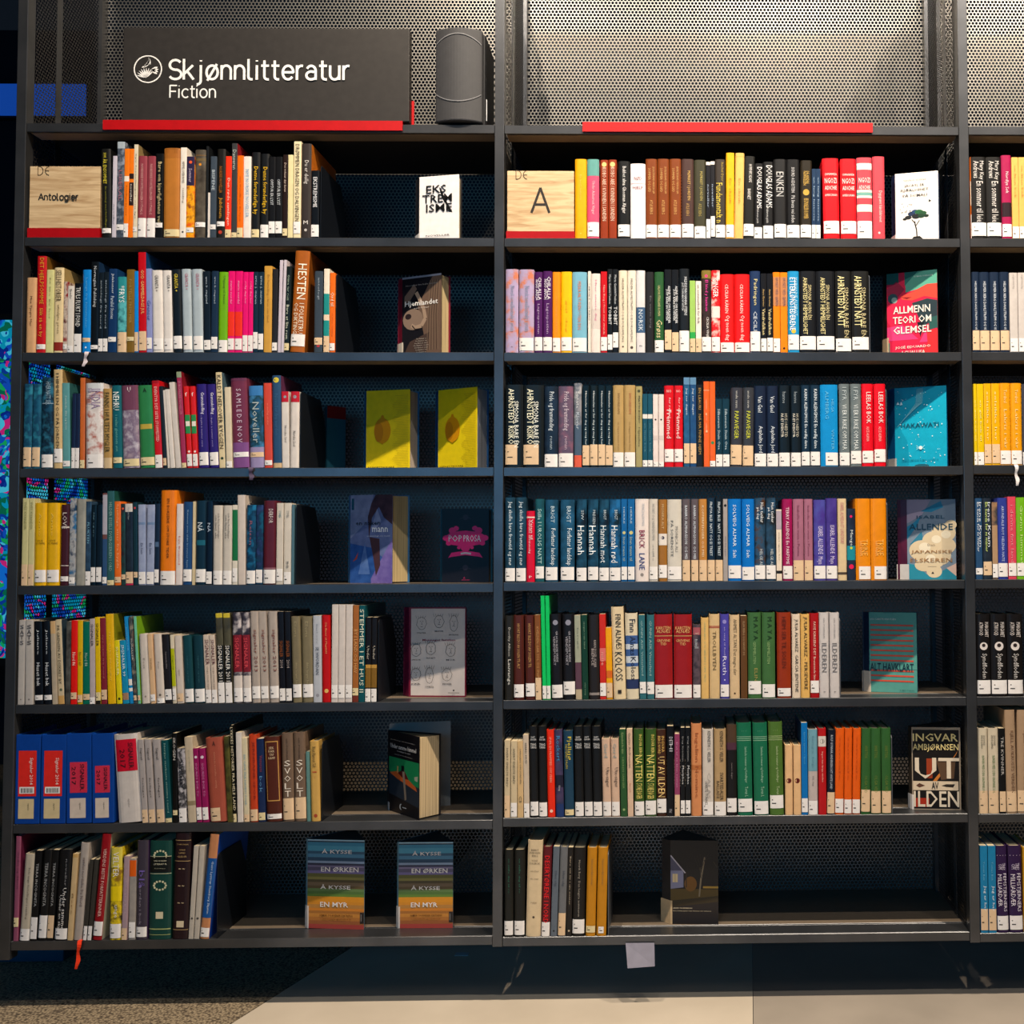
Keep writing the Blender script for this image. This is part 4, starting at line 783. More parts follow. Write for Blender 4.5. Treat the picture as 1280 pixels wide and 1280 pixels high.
926.3-934.5 770 #5e3e20 -;T ELIN BERG OG HAVET DE|#b09068|.07|.48|0|.3
935.5-952 766 #3d6638 W16+5;T M A Y A|#1c3818|.05|.32|.1|.34;T GEMMELSTEN|#8cac70|.34|.6|0|.2;T ELIN|#9c9450|.65|.8|.1|.24
953-969.5 766 #3d6638 W16+1;T M A Y A|#1c3818|.05|.32|.1|.34;T GEMMELSTEN|#8cac70|.34|.6|0|.2
972-989.3 766 #8e3012 W10+2;T HEIM SER TIL SOLEN|#5c1c0a|.05|.65|0|.3
990.7-1001 768 #dccab4 -;T JULIA ALVAREZ  GARCIA JENTENE|#16130f|.06|.93|0|.5
1001.7-1012.7/1001.5 768 #dcae60 -;T JULIA ALVAREZ | PERSEVERE|#2a1c1c|.03|.9|0|.5
1013.5-1024.5/1013 767 #a21014 W15+6;T FAYE KIRKEBØ DET Brennende land|#f0ccb8|.1|.8|0|.26
1025-1037 766 #c6c0be -;T ILDEREN|#6c6868|.36|.7|0|.5;H ~|#444444|.93|.2|.1;T en roman|#9c9898|.06|.3|0|.16
1038-1050 766 #c6c0be -;T ILDEREN|#6c6868|.36|.7|0|.5;H ~|#444444|.93|.2|.1;T en roman|#9c9898|.06|.3|0|.16
@ 5 right 871 hardback
1221.5-1239.7/1219.7 768 #1c1818 W17+3;T MARGARET|#d4ccc8|.1|.28|.22|.26;T ATWOOD|#d4ccc8|.1|.26|-.18|.28;o|#d8d0cc|.39|.36;o|#2c2424|.38|.16;T Syndfloden|#c8c4c0|.48|.78|0|.42
1240.3-1260/1239.5 768 #1c1818 W17+3;T MARGARET|#d4ccc8|.1|.28|.22|.26;T ATWOOD|#d4ccc8|.1|.26|-.18|.28;o|#d8d0cc|.39|.36;o|#2c2424|.38|.16;T Syndfloden|#c8c4c0|.48|.78|0|.42
1260.7-1280/1260 768 #1c1818 W17+3;T MARGARET|#d4ccc8|.1|.28|.22|.26;T ATWOOD|#d4ccc8|.1|.26|-.18|.28;o|#d8d0cc|.39|.36;o|#2c2424|.38|.16;T Syndfloden|#c8c4c0|.48|.78|0|.42
@ 6 left 1029.5 hardback
147.5-176.7/139 919 #c8c0ba -;r|#c00c28|.06|.42|.88;T SIGNALER.|#2c0c14|.1|.4|.2|.2;T 2017|#2c0c14|.17|.38|-.16|.22;T signaler|#8c8480|.73|.83|0|.1
177.5-185/171.5 925 #a49c9a C16;T Signal|#3c3838|.1|.24|0|.4;T forlaget|#3c3838|.46|.7|0|.3
186-194/180 925 #a49c9a C16;T Signal|#3c3838|.1|.24|0|.4;T forlaget|#3c3838|.46|.7|0|.3
196-205.5/190 925 #a49c9a C16;T Signal|#3c3838|.1|.24|0|.4;T forlaget|#3c3838|.46|.7|0|.3
206.3-214.7/200.5 926 #0e464c Y5;T Norges sterkeste stemme i nord|#8cb0a4|.04|.88|0|.34
216-222/214.5 917 #16130f Y6+9;T SKOGEN|#d4ccc4|.05|.3|0|.5
223.5-233.3/219 936 #b0acb0~#1c1c20~#c8c4c8 W17;T Skråteket|#16141a|.17|.53|0|.6
235-245/228.5 922 #bcac94 -;T jorden|#a0a08c|.15|.4|0|.2;#|#8c7c60|.75|.8
245.5-252.5/240 936 #8c1654 W15+3;o|#d8c8d4|.12|.34;T SIGURDS BOK TO|#d084b0|.2|.65|0|.36
253-261/248 936 #8c1654 W15+3;o|#d8c8d4|.12|.34;T SIGURDS BOK TO|#d084b0|.2|.65|0|.36
262.7-283.5/256 923 #9e4c3a C16+1;l|.02|.64;T Samlede noveller i utvalg|#c88468|.17|.6|0|.12;H A|#1c1410|.07|.18|.28
284.5-291/279.5 921 #5c5828~#2c2c18 -
291.3-296/287 907 #17150f Y10;T LYKKES HISTORIER FRA HELE LAND|#d8ccaa|.02|.88|0|.8
296.5-304/294.5 916 #d0c8c0 -
305-311.5/301 923 #d0c4a4 C9;T EN GÅVE FRA HAVETS FOLK|#6c9cb0|.2|.8|0|.5
312-322.3/310.3 919 #b83c1a C14+1;T JERNBANE SPOR|#8c2410|.08|.75|.1|.4
323.3-332/319.5 924 #18284e Y9+2;T Vinterens|#8c3c4c|.2|.4|.1|.4;T bok|#5c8cb8|.45|.65|0|.4
333.3-352.3/329.3 922 #4e2216 W6+3;F|#c0904c|.05|.76;H SEK|#d8c09c|.13|.34|.16;H FAR|#d8c09c|.17|.4|.16;H TAP|#d8c09c|.21|.3|.16;H HAMP|#d8c09c|.25|.46|.16
353.3-367.3/351 917 #6e5a4a C26+2;V SVOLT|#e8dccc|.3|.73;T en roman|#4c3c30|.06|.3|0|.14
368-382.7/366 916 #6e5a4a C26+3;V SVOLT|#e8dccc|.3|.73;T en roman|#4c3c30|.06|.3|0|.14
383.3-388/382 940 #5c8480 -
389-400.3/386.5 927 #c49c52 -;T Knut Hamsun Sult|#4c3c20|.07|.33|0|.4;T 1 ·|#b83c24|.38|.46|0|.5;o|#a0442c|.93|.26
@ 6 middle 1020 paperback
629.5-637.5/629 926 #c8b694 C27;T HVERT ENESTE BREV|#5c5444|.1|.6|0|.34
638.3-646.3/638 927 #c8b694 W17+1;T HVERT ENESTE BREV|#5c5444|.1|.56|0|.34
647-654.3/645.3 927 #ccac7c -;T SANGEN OM JORDEN|#5c5444|.1|.56|0|.34;T C3|#3c3c28|.72|.8|0|.5
655-662/652.5 919 #c4b4a0 W17;T HARD HUD|#3c3830|.1|.35|0|.34
663-673.3/661 908.5 #18191d W17+2;H DET|#dcdcdc|.12|.5|.2;H GANGER|#dcdcdc|.145|.76|.2;H TING|#dcdcdc|.2|.7|.3;H TANG|#dcdcdc|.23|.7|.3
674-684.3/672.3 908.5 #18191d W17+1;H DET|#dcdcdc|.12|.5|.2;H GANGER|#dcdcdc|.145|.76|.2;H TING|#dcdcdc|.2|.7|.3;H TANG|#dcdcdc|.23|.7|.3
684.8-694/683 913 #e02a10 -;T SPØR EN FRAMMED OM VEIEN|#f4a48c|.08|.6|0|.3;o|#f4c4b0|.93|.28
695-705/692.3 913 #28304c~#4c3c60 -;T Rockert|#3c8cc0|.07|.36|.0|.46;#|#1c1c30|.52|.66;T klang|#c0bcc4|.64|.7|0|.3;#|#1c3468|.85|1
706-717.7/704 914 #1a3c54 Y7+2;T Fjellsjø|#d8c43c|.07|.34|.1|.46;T HESTENES DRØM|#b8a83c|.16|.44|-.2|.24
719-730/717 908.5 #16181c W17+1;H DET|#dcdcdc|.12|.5|.2;H GANGER|#dcdcdc|.145|.76|.2;H TING|#dcdcdc|.2|.7|.3;H TANG|#dcdcdc|.23|.7|.3
731-741.3/728 908.5 #16181c W17+1;H DET|#dcdcdc|.12|.5|.2;H GANGER|#dcdcdc|.145|.76|.2;H TING|#dcdcdc|.2|.7|.3;H TANG|#dcdcdc|.23|.7|.3
742-753/739.5 908.5 #16181c W17+1;H DET|#dcdcdc|.12|.5|.2;H GANGER|#dcdcdc|.145|.76|.2;H TING|#dcdcdc|.2|.7|.3;H TANG|#dcdcdc|.23|.7|.3
754-764.3/752 924 #ccac94 W17+1;T Gerd|#8ca0a0|.06|.24|0|.4;T Ute-sager|#3c2c28|.37|.62|.1|.55
765-775/763.3 924 #ccac94 W17+1;T Gerd|#8ca0a0|.06|.24|0|.4;T Ute-sager|#3c2c28|.37|.62|.1|.55
776.3-784.3/774 912 #26502a -;T Kvinnelivet fra dalen|#a0b87c|.04|.28|0|.36;T HERREN SANGER|#7c9c60|.32|.68|0|.3;o|#90a870|.92|.24
785-792/783.3 912 #d2b49a -;T Gustav Andreassen|#5c5040|.04|.44|0|.4;T kvi|#c88c70|.62|.72|0|.3
793.5-805.7/792 912 #33521f W17+1;T INGVAR BERG|#d4c464|.06|.3|.2|.3;T NATTEN|#e0d070|.3|.6|0|.7;T STORE DAGER|#d4c464|.62|.8|0|.6
806.7-820.5/805.5 912 #33521f W17+2;T INGVAR BERG|#d4c464|.06|.3|.2|.3;T NATTEN|#e0d070|.3|.6|0|.7;T STORE DAGER|#d4c464|.62|.8|0|.6
821.5-833.5/820 913 #3c2216 W17+4;T INGVAR|#d8ac5c|.07|.26|.2|.3;T BERG NORD|#d8ac5c|.07|.28|-.2|.28;T UT AV|#e8c47c|.31|.52|0|.7;T ILDEN|#e8c47c|.55|.78|0|.7
834-842.5 908 #16161a -;T DET|#c8c8d0|.12|.2|.1|.5;T HI|#c8c8d0|.2|.28|.1|.5;T FRI|#9c9ca4|.92|.96|0|.4
843.5-850 918 #8c3c60 C26;T Det er en liten roman|#d490b0|.1|.65|0|.3
851-856.5/850.3 910 #15171a W16+3;T Dag Kristian|#a0a0a0|.1|.38|0|.34;T Morphee|#d8d8d8|.43|.64|0|.56
857.3-863.5/857 910 #15171a W16+3;T Dag Kristian|#a0a0a0|.1|.38|0|.34;T Morphee|#d8d8d8|.43|.64|0|.56
864.5-877.3/863.5 905 #cc8656 -;T Ingelinn Nomine|#a4562c|.1|.8|0|.4;#|#b46c3c|.45|.5
878.5-892/878 912 #cdc4ba W16+1;T KENNETH S. VEILER|#3c3834|.02|.38|.12|.3;T CALAS|#a8a098|.5|.8|.1|.3;T SVARTE TUNNEL|#4c4844|.6|.88|-.16|.24
893.3-908/893 912 #b09268 W17;T KENNETH S. VEILER|#2c241c|.02|.38|.12|.3;T SVARTEDALER|#2c241c|.5|.82|.12|.3;T BALLADE|#3c3428|.6|.8|-.2|.24
909-921.3/907.5 906 #1e1b1b W17+4;#|#4c3828|0|.2;#|#4c2c3c|.2|.28;T senere dager|#8c8480|.42|.6|0|.18
923-941.3/920.5 904 #146648 W16+4;#|#98c0a0|.15|.155;#|#98c0a0|.17|.175;#|#98c0a0|.19|.195;H · · ·|#98c0a0|.09|.3|.05;T Samlede romaner og fortellinger|#a0c8ac|.26|.65|.08|.2;T Torun L|#a0c8ac|.69|.8|.1|.2
943.3-961.3/940.8 904 #146648 W16+1;#|#98c0a0|.15|.155;#|#98c0a0|.17|.175;#|#98c0a0|.19|.195;H · · ·|#98c0a0|.09|.3|.05;T Samlede romaner og fortellinger|#a0c8ac|.26|.65|.08|.2;T Torun L|#a0c8ac|.69|.8|.1|.2
963-980.3/960.5 903 #4a6c2c W16+8;#|#b0c08c|.15|.155;#|#b0c08c|.17|.175;#|#b0c08c|.19|.195;H · · ·|#b0c08c|.09|.3|.05;T Samlede romaner og fortellinger|#b8c898|.26|.65|.08|.2;T Torun|#b8c898|.69|.78|.1|.2
982-991.5 932 #deb484 -;o|#5c1c18|.51|.42
992.5-1002 932 #deb484 -;o|#5c1c18|.51|.42
1002.5-1010.3 904 #0a6cb4 W17+3;T fjerne kyster i lyset|#5cacd8|.1|.45|0|.26;s|#12406c
1011-1022.7 912 #b8aca8 W17+0;#|#6c9cac|0|.49;T lange løp|#5c8c9c|.08|.45|0|.24;T blå dag|#5c5454|.55|.66|0|.2
1023.7-1033.7 911 #b01218 -;#|#d4ccc4|.09|.21;o|#1c1c1c|.15|.36;T Ingen kan fange vinden|#f0b8a8|.27|.62|0|.26
1034-1043.7/1035.3 913 #161e34 C26+1;T ROLF GUNNAR ANDERSEN DET HVITE LAND|#c4ccd8|.06|.7|0|.3
1044-1054.7/1044.7 911 #de5a0e W17+2;T samtale|#c44808|.1|.6|0|.2
1055.5-1065/1056.3 911 #de5a0e W17+1;T samtale|#c44808|.1|.6|0|.2
1065.7-1075.5/1067 911 #de5a0e W17+1;T samtale|#c44808|.1|.6|0|.2
1076.5-1088/1077.5 911 #2e5c2c C27+3;T ANNE TYDAL|#6c7c34|.2|.35|0|.3;T OLGA VED|#6c7c34|.55|.75|0|.3
1089.3-1101.7 911 #2e5c2c C27+1;T ANNE TYDAL|#6c7c34|.2|.35|0|.3;T OLGA VED|#6c7c34|.55|.75|0|.3
1103-1115 911 #2e5c2c C27+1;T ANNE TYDAL|#6c7c34|.2|.35|0|.3;T OLGA VED|#6c7c34|.55|.75|0|.3
@ 6 right 1017 paperback
1223-1236/1220.8 911 #cabea6 C28;T JOHS|#4c4c3c|.08|.2|.1|.24;T ØDEGÅRD|#4c4c3c|.08|.24|-.1|.24;T BØKER MED DEN GRØNNE SOL|#3c6c2c|.32|.76|0|.26
1237-1249.7/1234.8 911 #cabea6 C28;T JOHS|#4c4c3c|.08|.2|.1|.24;T ØDEGÅRD|#4c4c3c|.08|.24|-.1|.24;T BØKER MED DEN GRØNNE SOL|#3c6c2c|.32|.76|0|.26
1250.3-1258.3/1248 911 #181818 C25+2;T TRE KVINNER|#b4b0ac|.1|.55|0|.42
1259.3-1272/1255.5 888 #a4886c C25+2;T KJELL AUKRUSTS VERDEN|#6c4c34|.2|.8|.1|.4
1272.7-1288/1272 888 #a4886c C26+2;T KJELL AUKRUSTS VERDEN|#6c4c34|.2|.8|.1|.4
@ 7 left 1174.5 paperback
11-22/19.3 1046 #8c4a64 Y11+17;T Ordet og dikten|#5c2c44|.15|.5|.1|.4;s|#5c1c38
23-35.5/30.6 1068 #b6ac9a W14;T Tolv unge fortellinger i samling|#6c645c|.15|.75|.05|.24
36-45/43 1064 #16171a W26+2;T TERRA INCOGNITA|#a8a8a8|.14|.62|0|.36
46-56.7/54 1063 #16171a W27+3;T TERRA INCOGNITA|#a8a8a8|.14|.62|0|.36
57.3-65.7/65 1063 #16171a C27+3;T TERRA INCOGNITA|#a8a8a8|.14|.62|0|.36
66.5-82.5/71.5 1063 #15151a W13+1;T Under samme|#e0dcd8|.42|.88|.14|.26;T Under en sky|#d8d4d0|.5|.88|-.16|.24;T noveller|#8c8c90|.1|.4|.18|.14
83-90/90.6 1068 #c8ac80 -;T flere|#8c6c44|.45|.7|0|.3;#|#c8a060|0|.04
90.5-101.5/100.5 1054 #a89e96 -;T samlet nordiske fra Nord|#6c5c58|.15|.65|.1|.34
103.4-108/111.9 1075 #35332f W17;
108.8-114/117.9 1075 #35332f W17;
114.3-126.5/127.3 1041 #8e0c18 W17+5;T VERDENS BESTE FORFATTERINNER|#e8bcb0|.14|.78|.05|.34;s|#a0a090
136-150.5/137.5 1060 #8c6c1c~#e0c41c~#3c3420 W17+2;#|#cfc04c|0|.22;#|#e8cc0c|.42|.58;T VELTER|#ece4d4|.05|.32|0|.5;T unge|#e0dcd0|.62|.76|0|.3
151.5-158.3/155 1071 #a48c94 C14;T en skikkelig bok|#c0a8b8|.15|.7|0|.3
160-168.3/161.5 1074 #8c8884~#a09890 W19+2;#|#d85c10|.02|.22
169-182.7/171.5 1051.5 #3a3440 W12+3;T blå|#6c58a0|.3|.48|0|.5;T norden i bok|#8c8490|.45|.85|-.1|.2;s|#44305c
185-212/187.5 1052 #0d3c36 -;O|#c8c4a0|.1;r|#0a0f0e|.16|.32|.98;H VÅR NORSKE|#d8d4b8|.2|.6|.07;H LITTERATUR|#d8d4b8|.235|.62|.07;H Fortellinger|#a8a890|.28|.5|.05;O|#c8c4a0|.41;#|#c8c4a0|.155|.16;#|#c8c4a0|.33|.335;#|#a8b070|.89|.9;#|#a8b070|.95|.955;r|#cfc4a4|.72|.79|.34
214.3-234/218.5 1041 #2e161c -;#|#b09464|.07|.075;H STORE LYRIKK|#b09464|.11|.76|.08;H VÅRE|#b09464|.16|.4|.11;H LAND|#b09464|.19|.4|.11;H GLEDER|#b09464|.225|.6|.11;#|#b09464|.265|.27;H ~ ~|#b8a480|.34|.4|.1;H ~ ~|#b8a480|.5|.4|.1;H ~ ~|#b8a480|.66|.4|.1;#|#b09464|.91|.915;r|#d0c0a0|.83|.89|.46
235-241/242 1058 #b4aca0 -;o|#4c4844|.78|.3
241.7-248.3/249.3 1058 #b4aca0 -;o|#4c4844|.78|.3
249-260.5/262.5 1043 #b87c54 W11+2;#|#0c4c90|.23|.8;T Geirr Lystrup Steinberg Skjønn|#c8d8e8|.26|.76|.1|.3;s|#1040a0
@ 7 middle 1169 hardback
628.3-641.3/629.5 1063 #1d1e1a W17+2;T en stille dag til ro|#2c6c58|.1|.5|0|.2
642.5-655.7/643.5 1063 #1d1e1a W17+2;T en stille dag til ro|#2c6c58|.1|.5|0|.2
657-675.5/660 1051 #d2bc98 -;H BERIT|#4c4034|.1|.5|.12;H EVENSEN|#4c4034|.13|.7|.12;H BERG|#4c4034|.16|.4|.12;H NORSK|#6c5c4c|.21|.4|.12;H DAGBOK|#4c4034|.24|.7|.12;H under|#6c5c4c|.32|.6|.1;H alle trær|#6c5c4c|.4|.6|.1;H roman|#6c5c4c|.65|.4|.1;o|#4c4034|.8|.1
676.3-687/679.3 1059 #58101a W17;T DESERTØRENE I NORD|#e81c20|.1|.85|0|.56
688-696/691.7 1059 #5a6470 -;T Hvit elg|#3c4450|.27|.44|0|.4;o|#1c1c1c|.94|.18
697-706.5/700.5 1059 #66686c C27+1;T Hvit elg|#3c4450|.27|.44|0|.4
707.5-714.3/709.5 1060 #241c18 -;T Bare ett liv i sju netter|#b8a890|.1|.65|0|.3;o|#c8b89c|.94|.22
715-730.5/716.8 1060 #1c1a18 W17+3;T Henrik Berg  Den lengste sommeren|#a8a094|.14|.78|0|.2
732-744/734.5 1060 #ba7c10 Y8+4;T hans nordal roman|#8c6c44|.13|.42|.05|.2
745.3-757.5/747.7 1060 #ba7c10 W8+3;l|.2|.75;T hans nordal roman|#8c6c44|.13|.42|.05|.2
@ 7 right 1167 paperback
1226.3-1236/1223.7 1058 #1478a6 C26+3;T Tomas Bek|#6cb0cc|.18|.4|0|.2;T Jeg er her|#e0ecf0|.46|.75|.1|.4
1236.7-1246.3/1235 1058 #1478a6 C26+3;T Tomas Bek|#6cb0cc|.18|.4|0|.2;T Jeg er her|#e0ecf0|.46|.75|.1|.4
1247.7-1262/1244 1058 #2a1440 W17+3;H · · · ·|#d8ccd8|.11|.8|.06;T TRES|#c8bcd0|.2|.28|.15|.3;T OM|#c8bcd0|.21|.27|-.15|.3;T FEMSTJERNERS|#d4ccd8|.32|.76|.2|.36;T MILLIARDÆR|#d4ccd8|.33|.7|-.2|.34
1263.3-1280/1260.5 1058 #2a1440 W17+3;H · · · ·|#d8ccd8|.11|.8|.06;T TRES|#c8bcd0|.2|.28|.15|.3;T OM|#c8bcd0|.21|.27|-.15|.3;T FEMSTJERNERS|#d4ccd8|.32|.76|.2|.36;T MILLIARDÆR|#d4ccd8|.33|.7|-.2|.34
1280.7-1292 1060 #c08c1c W16
"""
# ------------------------------------------------------------------ books
def pages_mat(c):
    m, nt, b = principled('pages '+c); N, L = nt.nodes, nt.links; tc = N.new('ShaderNodeTexCoord'); mp = N.new('ShaderNodeMapping'); mp.inputs['Scale'].default_value = (900, 900, 4)
    L.new(tc.outputs['Object'], mp.inputs[0]); nz = N.new('ShaderNodeTexNoise'); nz.inputs['Scale'].default_value = 1; nz.inputs['Detail'].default_value = 1; L.new(mp.outputs[0], nz.inputs[0])
    r = N.new('ShaderNodeValToRGB'); L.new(nz.outputs[0], r.inputs[0]); k = lin(c); r.color_ramp.elements[0].position = .35; r.color_ramp.elements[1].position = .6
    r.color_ramp.elements[0].color = (k[0]*.55, k[1]*.52, k[2]*.48, 1); r.color_ramp.elements[1].color = (*k, 1); L.new(r.outputs[0], b.inputs['Base Color']); b.inputs['Roughness'].default_value = .9; return m
PAGES, STICK, PEACH, YSTICK, INK = pages_mat('#d9c9a6'), mat('#e9e5e2', .6), mat('#dcbd98', .6), mat('#dccb9c', .6), mat('#33302e', .6)
STICKS = {'W': STICK, 'C': PEACH, 'Y': YSTICK}
ROWN = [None, 'top', 'second', 'third', 'fourth', 'fifth', 'sixth', 'bottom']
class Spine:
    """Spine surface of a book: x across, z up, slightly rounded towards the reader."""
    def __init__(s, w, h, bulge): s.w, s.h, s.b = w, h, bulge
    def y(s, x, e=0): t = min(1, abs(x)/(s.w/2)); return -s.b*(1-t**4) - e
def rect_on(sp, x0, x1, z0, z1, e, n=8):
    vs = []; fs = []
    for i in range(n+1):
        x = x0+(x1-x0)*i/n; vs += [(x, sp.y(x, e), z0), (x, sp.y(x, e), z1)]
    for i in range(n): fs.append((2*i, 2*i+2, 2*i+3, 2*i+1))
    return vs, fs
def book_cover(name, w, h, dep, hard, spec, side):
    sp = Spine(w, h, min(.0042, w*.14) if hard else min(.0012, w*.05)); t = .0022 if hard else .0008
    n = 8; hw = w/2; N = len; 
    outer = [(-hw+w*i/n, sp.y(-hw+w*i/n)) for i in range(n+1)]
    ins = .0
    inner = [(-hw+t+(w-2*t)*i/n, sp.y((-hw+w*i/n)*.96)+t+.0012) for i in range(n+1)]
    o = [(-hw, dep)]+outer+[(hw, dep)]; q = [(-hw+t, dep)]+inner+[(hw-t, dep)]; m = len(o)
    vs = [(x, y, 0) for x, y in o]+[(x, y, h) for x, y in o]+[(x, y, 0) for x, y in q]+[(x, y, h) for x, y in q]
    fs = []; mi = []
    for i in range(m-1):
        fs.append((i, i+1, i+1+m, i+m)); mi.append(1 if (i == 0 or i == m-2) else 0)
        fs.append((2*m+i+1, 2*m+i, 3*m+i, 3*m+i+1)); mi.append(0)
        fs.append((m+i, m+i+1, 3*m+i+1, 3*m+i)); mi.append(0)
        fs.append((i+1, i, 2*m+i, 2*m+i+1)); mi.append(0)
    fs.append((0, m, 3*m, 2*m)); mi.append(1); fs.append((m-1, 3*m-1, 4*m-1, 2*m-1)); mi.append(1)
    rg = .38 if hard else .32
    ob = link(name, vs, fs, [mat(spec, rg), mat(side or spec, rg)], None, mi)
    i0 = .003 if hard else .0
    mb = MB(); mb.box(-hw+t+.0001, hw-t-.0001, .0035+(.003 if hard else 0), dep-(.004 if hard else .0005), i0, h-i0-.0003)
    pg = mb.build('page_block', PAGES, ob)
    return ob, sp
def lettering(sp, items, parent):
    groups = {}
    for kind, txt, col, a, b, off, sz in items:
        vs, fs, asp = glyphs(txt)
        if kind == 'T':                      # runs down the spine
            L, Hh = (b-a)*sp.h, sz*sp.w
            if txt.upper() != txt: Hh *= 1.05
            P = [(off*sp.w - Hh/2 + y*Hh, sp.h*(1-a) - x*L) for x, y in vs]
        else:                                 # upright: a = height fraction, b = width fraction, off = height in spine widths
            L, Hh = b*sp.w, off*sp.w
            P = [(-L/2 + x*L, sp.h*(1-a)-Hh/2 + y*Hh) for x, y in vs]
        g = groups.setdefault(col, ([], [])); n = len(g[0])
        g[0].extend([(x, sp.y(x, .0009), z) for x, z in P]); g[1].extend([tuple(i+n for i in f) for f in fs])
    for col, (vs, fs) in groups.items(): link('lettering', vs, fs, [mat(col, .5, .02)], parent)
def decorate(ob, sp, lab, toks):
    items = []; bands = {}; l0, l1 = -.48, .48; k = 0
    for t in toks:
        if not t: continue
        c, a = t[0], t[1:].strip(' |').split('|')
        f = lambda i: float(a[i])
        if c == 'T': items.append(('T', a[0], a[1], f(2), f(3), f(4), f(5)))
        elif c == 'H': items.append(('H', a[0], a[1], f(2), f(3), f(4), 0))
        elif c == 'V':
            n = len(a[0]); st = (f(3)-f(2))/n
            for i, ch in enumerate(a[0]): items.append(('H', ch, a[1], f(2)+st*(i+.5), .56, st*.78*sp.h/sp.w, 0))
        elif c == '#': bands.setdefault(a[0], []).append(('r', -.5, .5, f(1), f(2)))
        elif c == '=': bands.setdefault(a[0], []).append(('r', -.4, .4, f(1)-.03, f(1)+.03))
        elif c == 'r': bands.setdefault(a[0], []).append(('r', -f(3)/2, f(3)/2, f(1), f(2)))
        elif c == 'F':
            for q in (('r', -.42, .42, f(1), f(1)+.012), ('r', -.42, .42, f(2)-.012, f(2)), ('r', -.42, -.37, f(1), f(2)), ('r', .37, .42, f(1), f(2))): bands.setdefault(a[0], []).append(q)
        elif c == 'o': bands.setdefault(a[0], []).append(('o', f(1), f(2)))
        elif c == 'O': bands.setdefault(a[0], []).append(('O', f(1)))
        elif c == 'l': l0, l1 = f(0)-.5, f(1)-.5
    for col, rs in bands.items():
        vs, fs = [], []
        for r in rs:
            k += 1; e = .0002+.00003*k
            if r[0] == 'r': a, b = rect_on(sp, r[1]*sp.w, r[2]*sp.w, sp.h*(1-r[4]), sp.h*(1-r[3]), e)
            elif r[0] == 'o':
                R = r[2]*sp.w/2*1.6; a = [(R*math.cos(2*math.pi*i/14), sp.y(R*math.cos(2*math.pi*i/14), e), sp.h*(1-r[1])+R*math.sin(2*math.pi*i/14)) for i in range(14)]; b = [tuple(range(14))]
            else:                                     # ornament: a wreath of small discs
                a, b = [], []
                for j in range(12):
                    an = 2*math.pi*j/12; cx, cz = .28*sp.w*math.cos(an), sp.h*(1-r[1])-.2*sp.w+.2*sp.w*math.sin(an); R = .055*sp.w; n = len(a)
                    a += [(cx+R*math.cos(q*math.pi/3), sp.y(cx, e), cz+R*math.sin(q*math.pi/3)) for q in range(6)]; b.append(tuple(range(n, n+6)))
            n = len(vs); vs += a; fs += [tuple(i+n for i in f_) for f_ in b]
        link('printed_band', vs, fs, [mat(col, .4)], ob)
    if lab != '-':
        m = re.match(r'([WCY])(\d+)(?:\+(\d+))?', lab); kpx = .002
        hh, z0 = int(m[2])*kpx, int(m[3] or 0)*kpx + .0006
        vs, fs = rect_on(sp, l0*sp.w, l1*sp.w, z0, z0+hh, .0008)
        a, b = rect_on(sp, (l0+.12)*sp.w, (l0+.42)*sp.w, z0+hh*.34, z0+hh*.34+min(.0026, hh*.12), .0010, 2); n = len(vs); mi = [0]*len(fs)+[1]*len(b)
        a2, b2 = rect_on(sp, (l0+.12)*sp.w, (l0+.2)*sp.w, z0+hh*.62, z0+hh*.62+min(.0022, hh*.1), .0010, 1)
        vs2 = vs+a+a2; fs = fs+[tuple(i+n for i in f_) for f_ in b]+[tuple(i+n+len(a) for i in f_) for f_ in b2]; mi += [1]*len(b2)
        link('spine_label', vs2, fs, [STICKS[m[1]], INK], ob, mi)
    if items: lettering(sp, items, ob)
BOOKS = {}; PREV = {('left', 6): (at(141.8, 1030).x, (at(140.8, 917).x-at(141.8, 1030).x)/.22, .22)}
bay = row = None
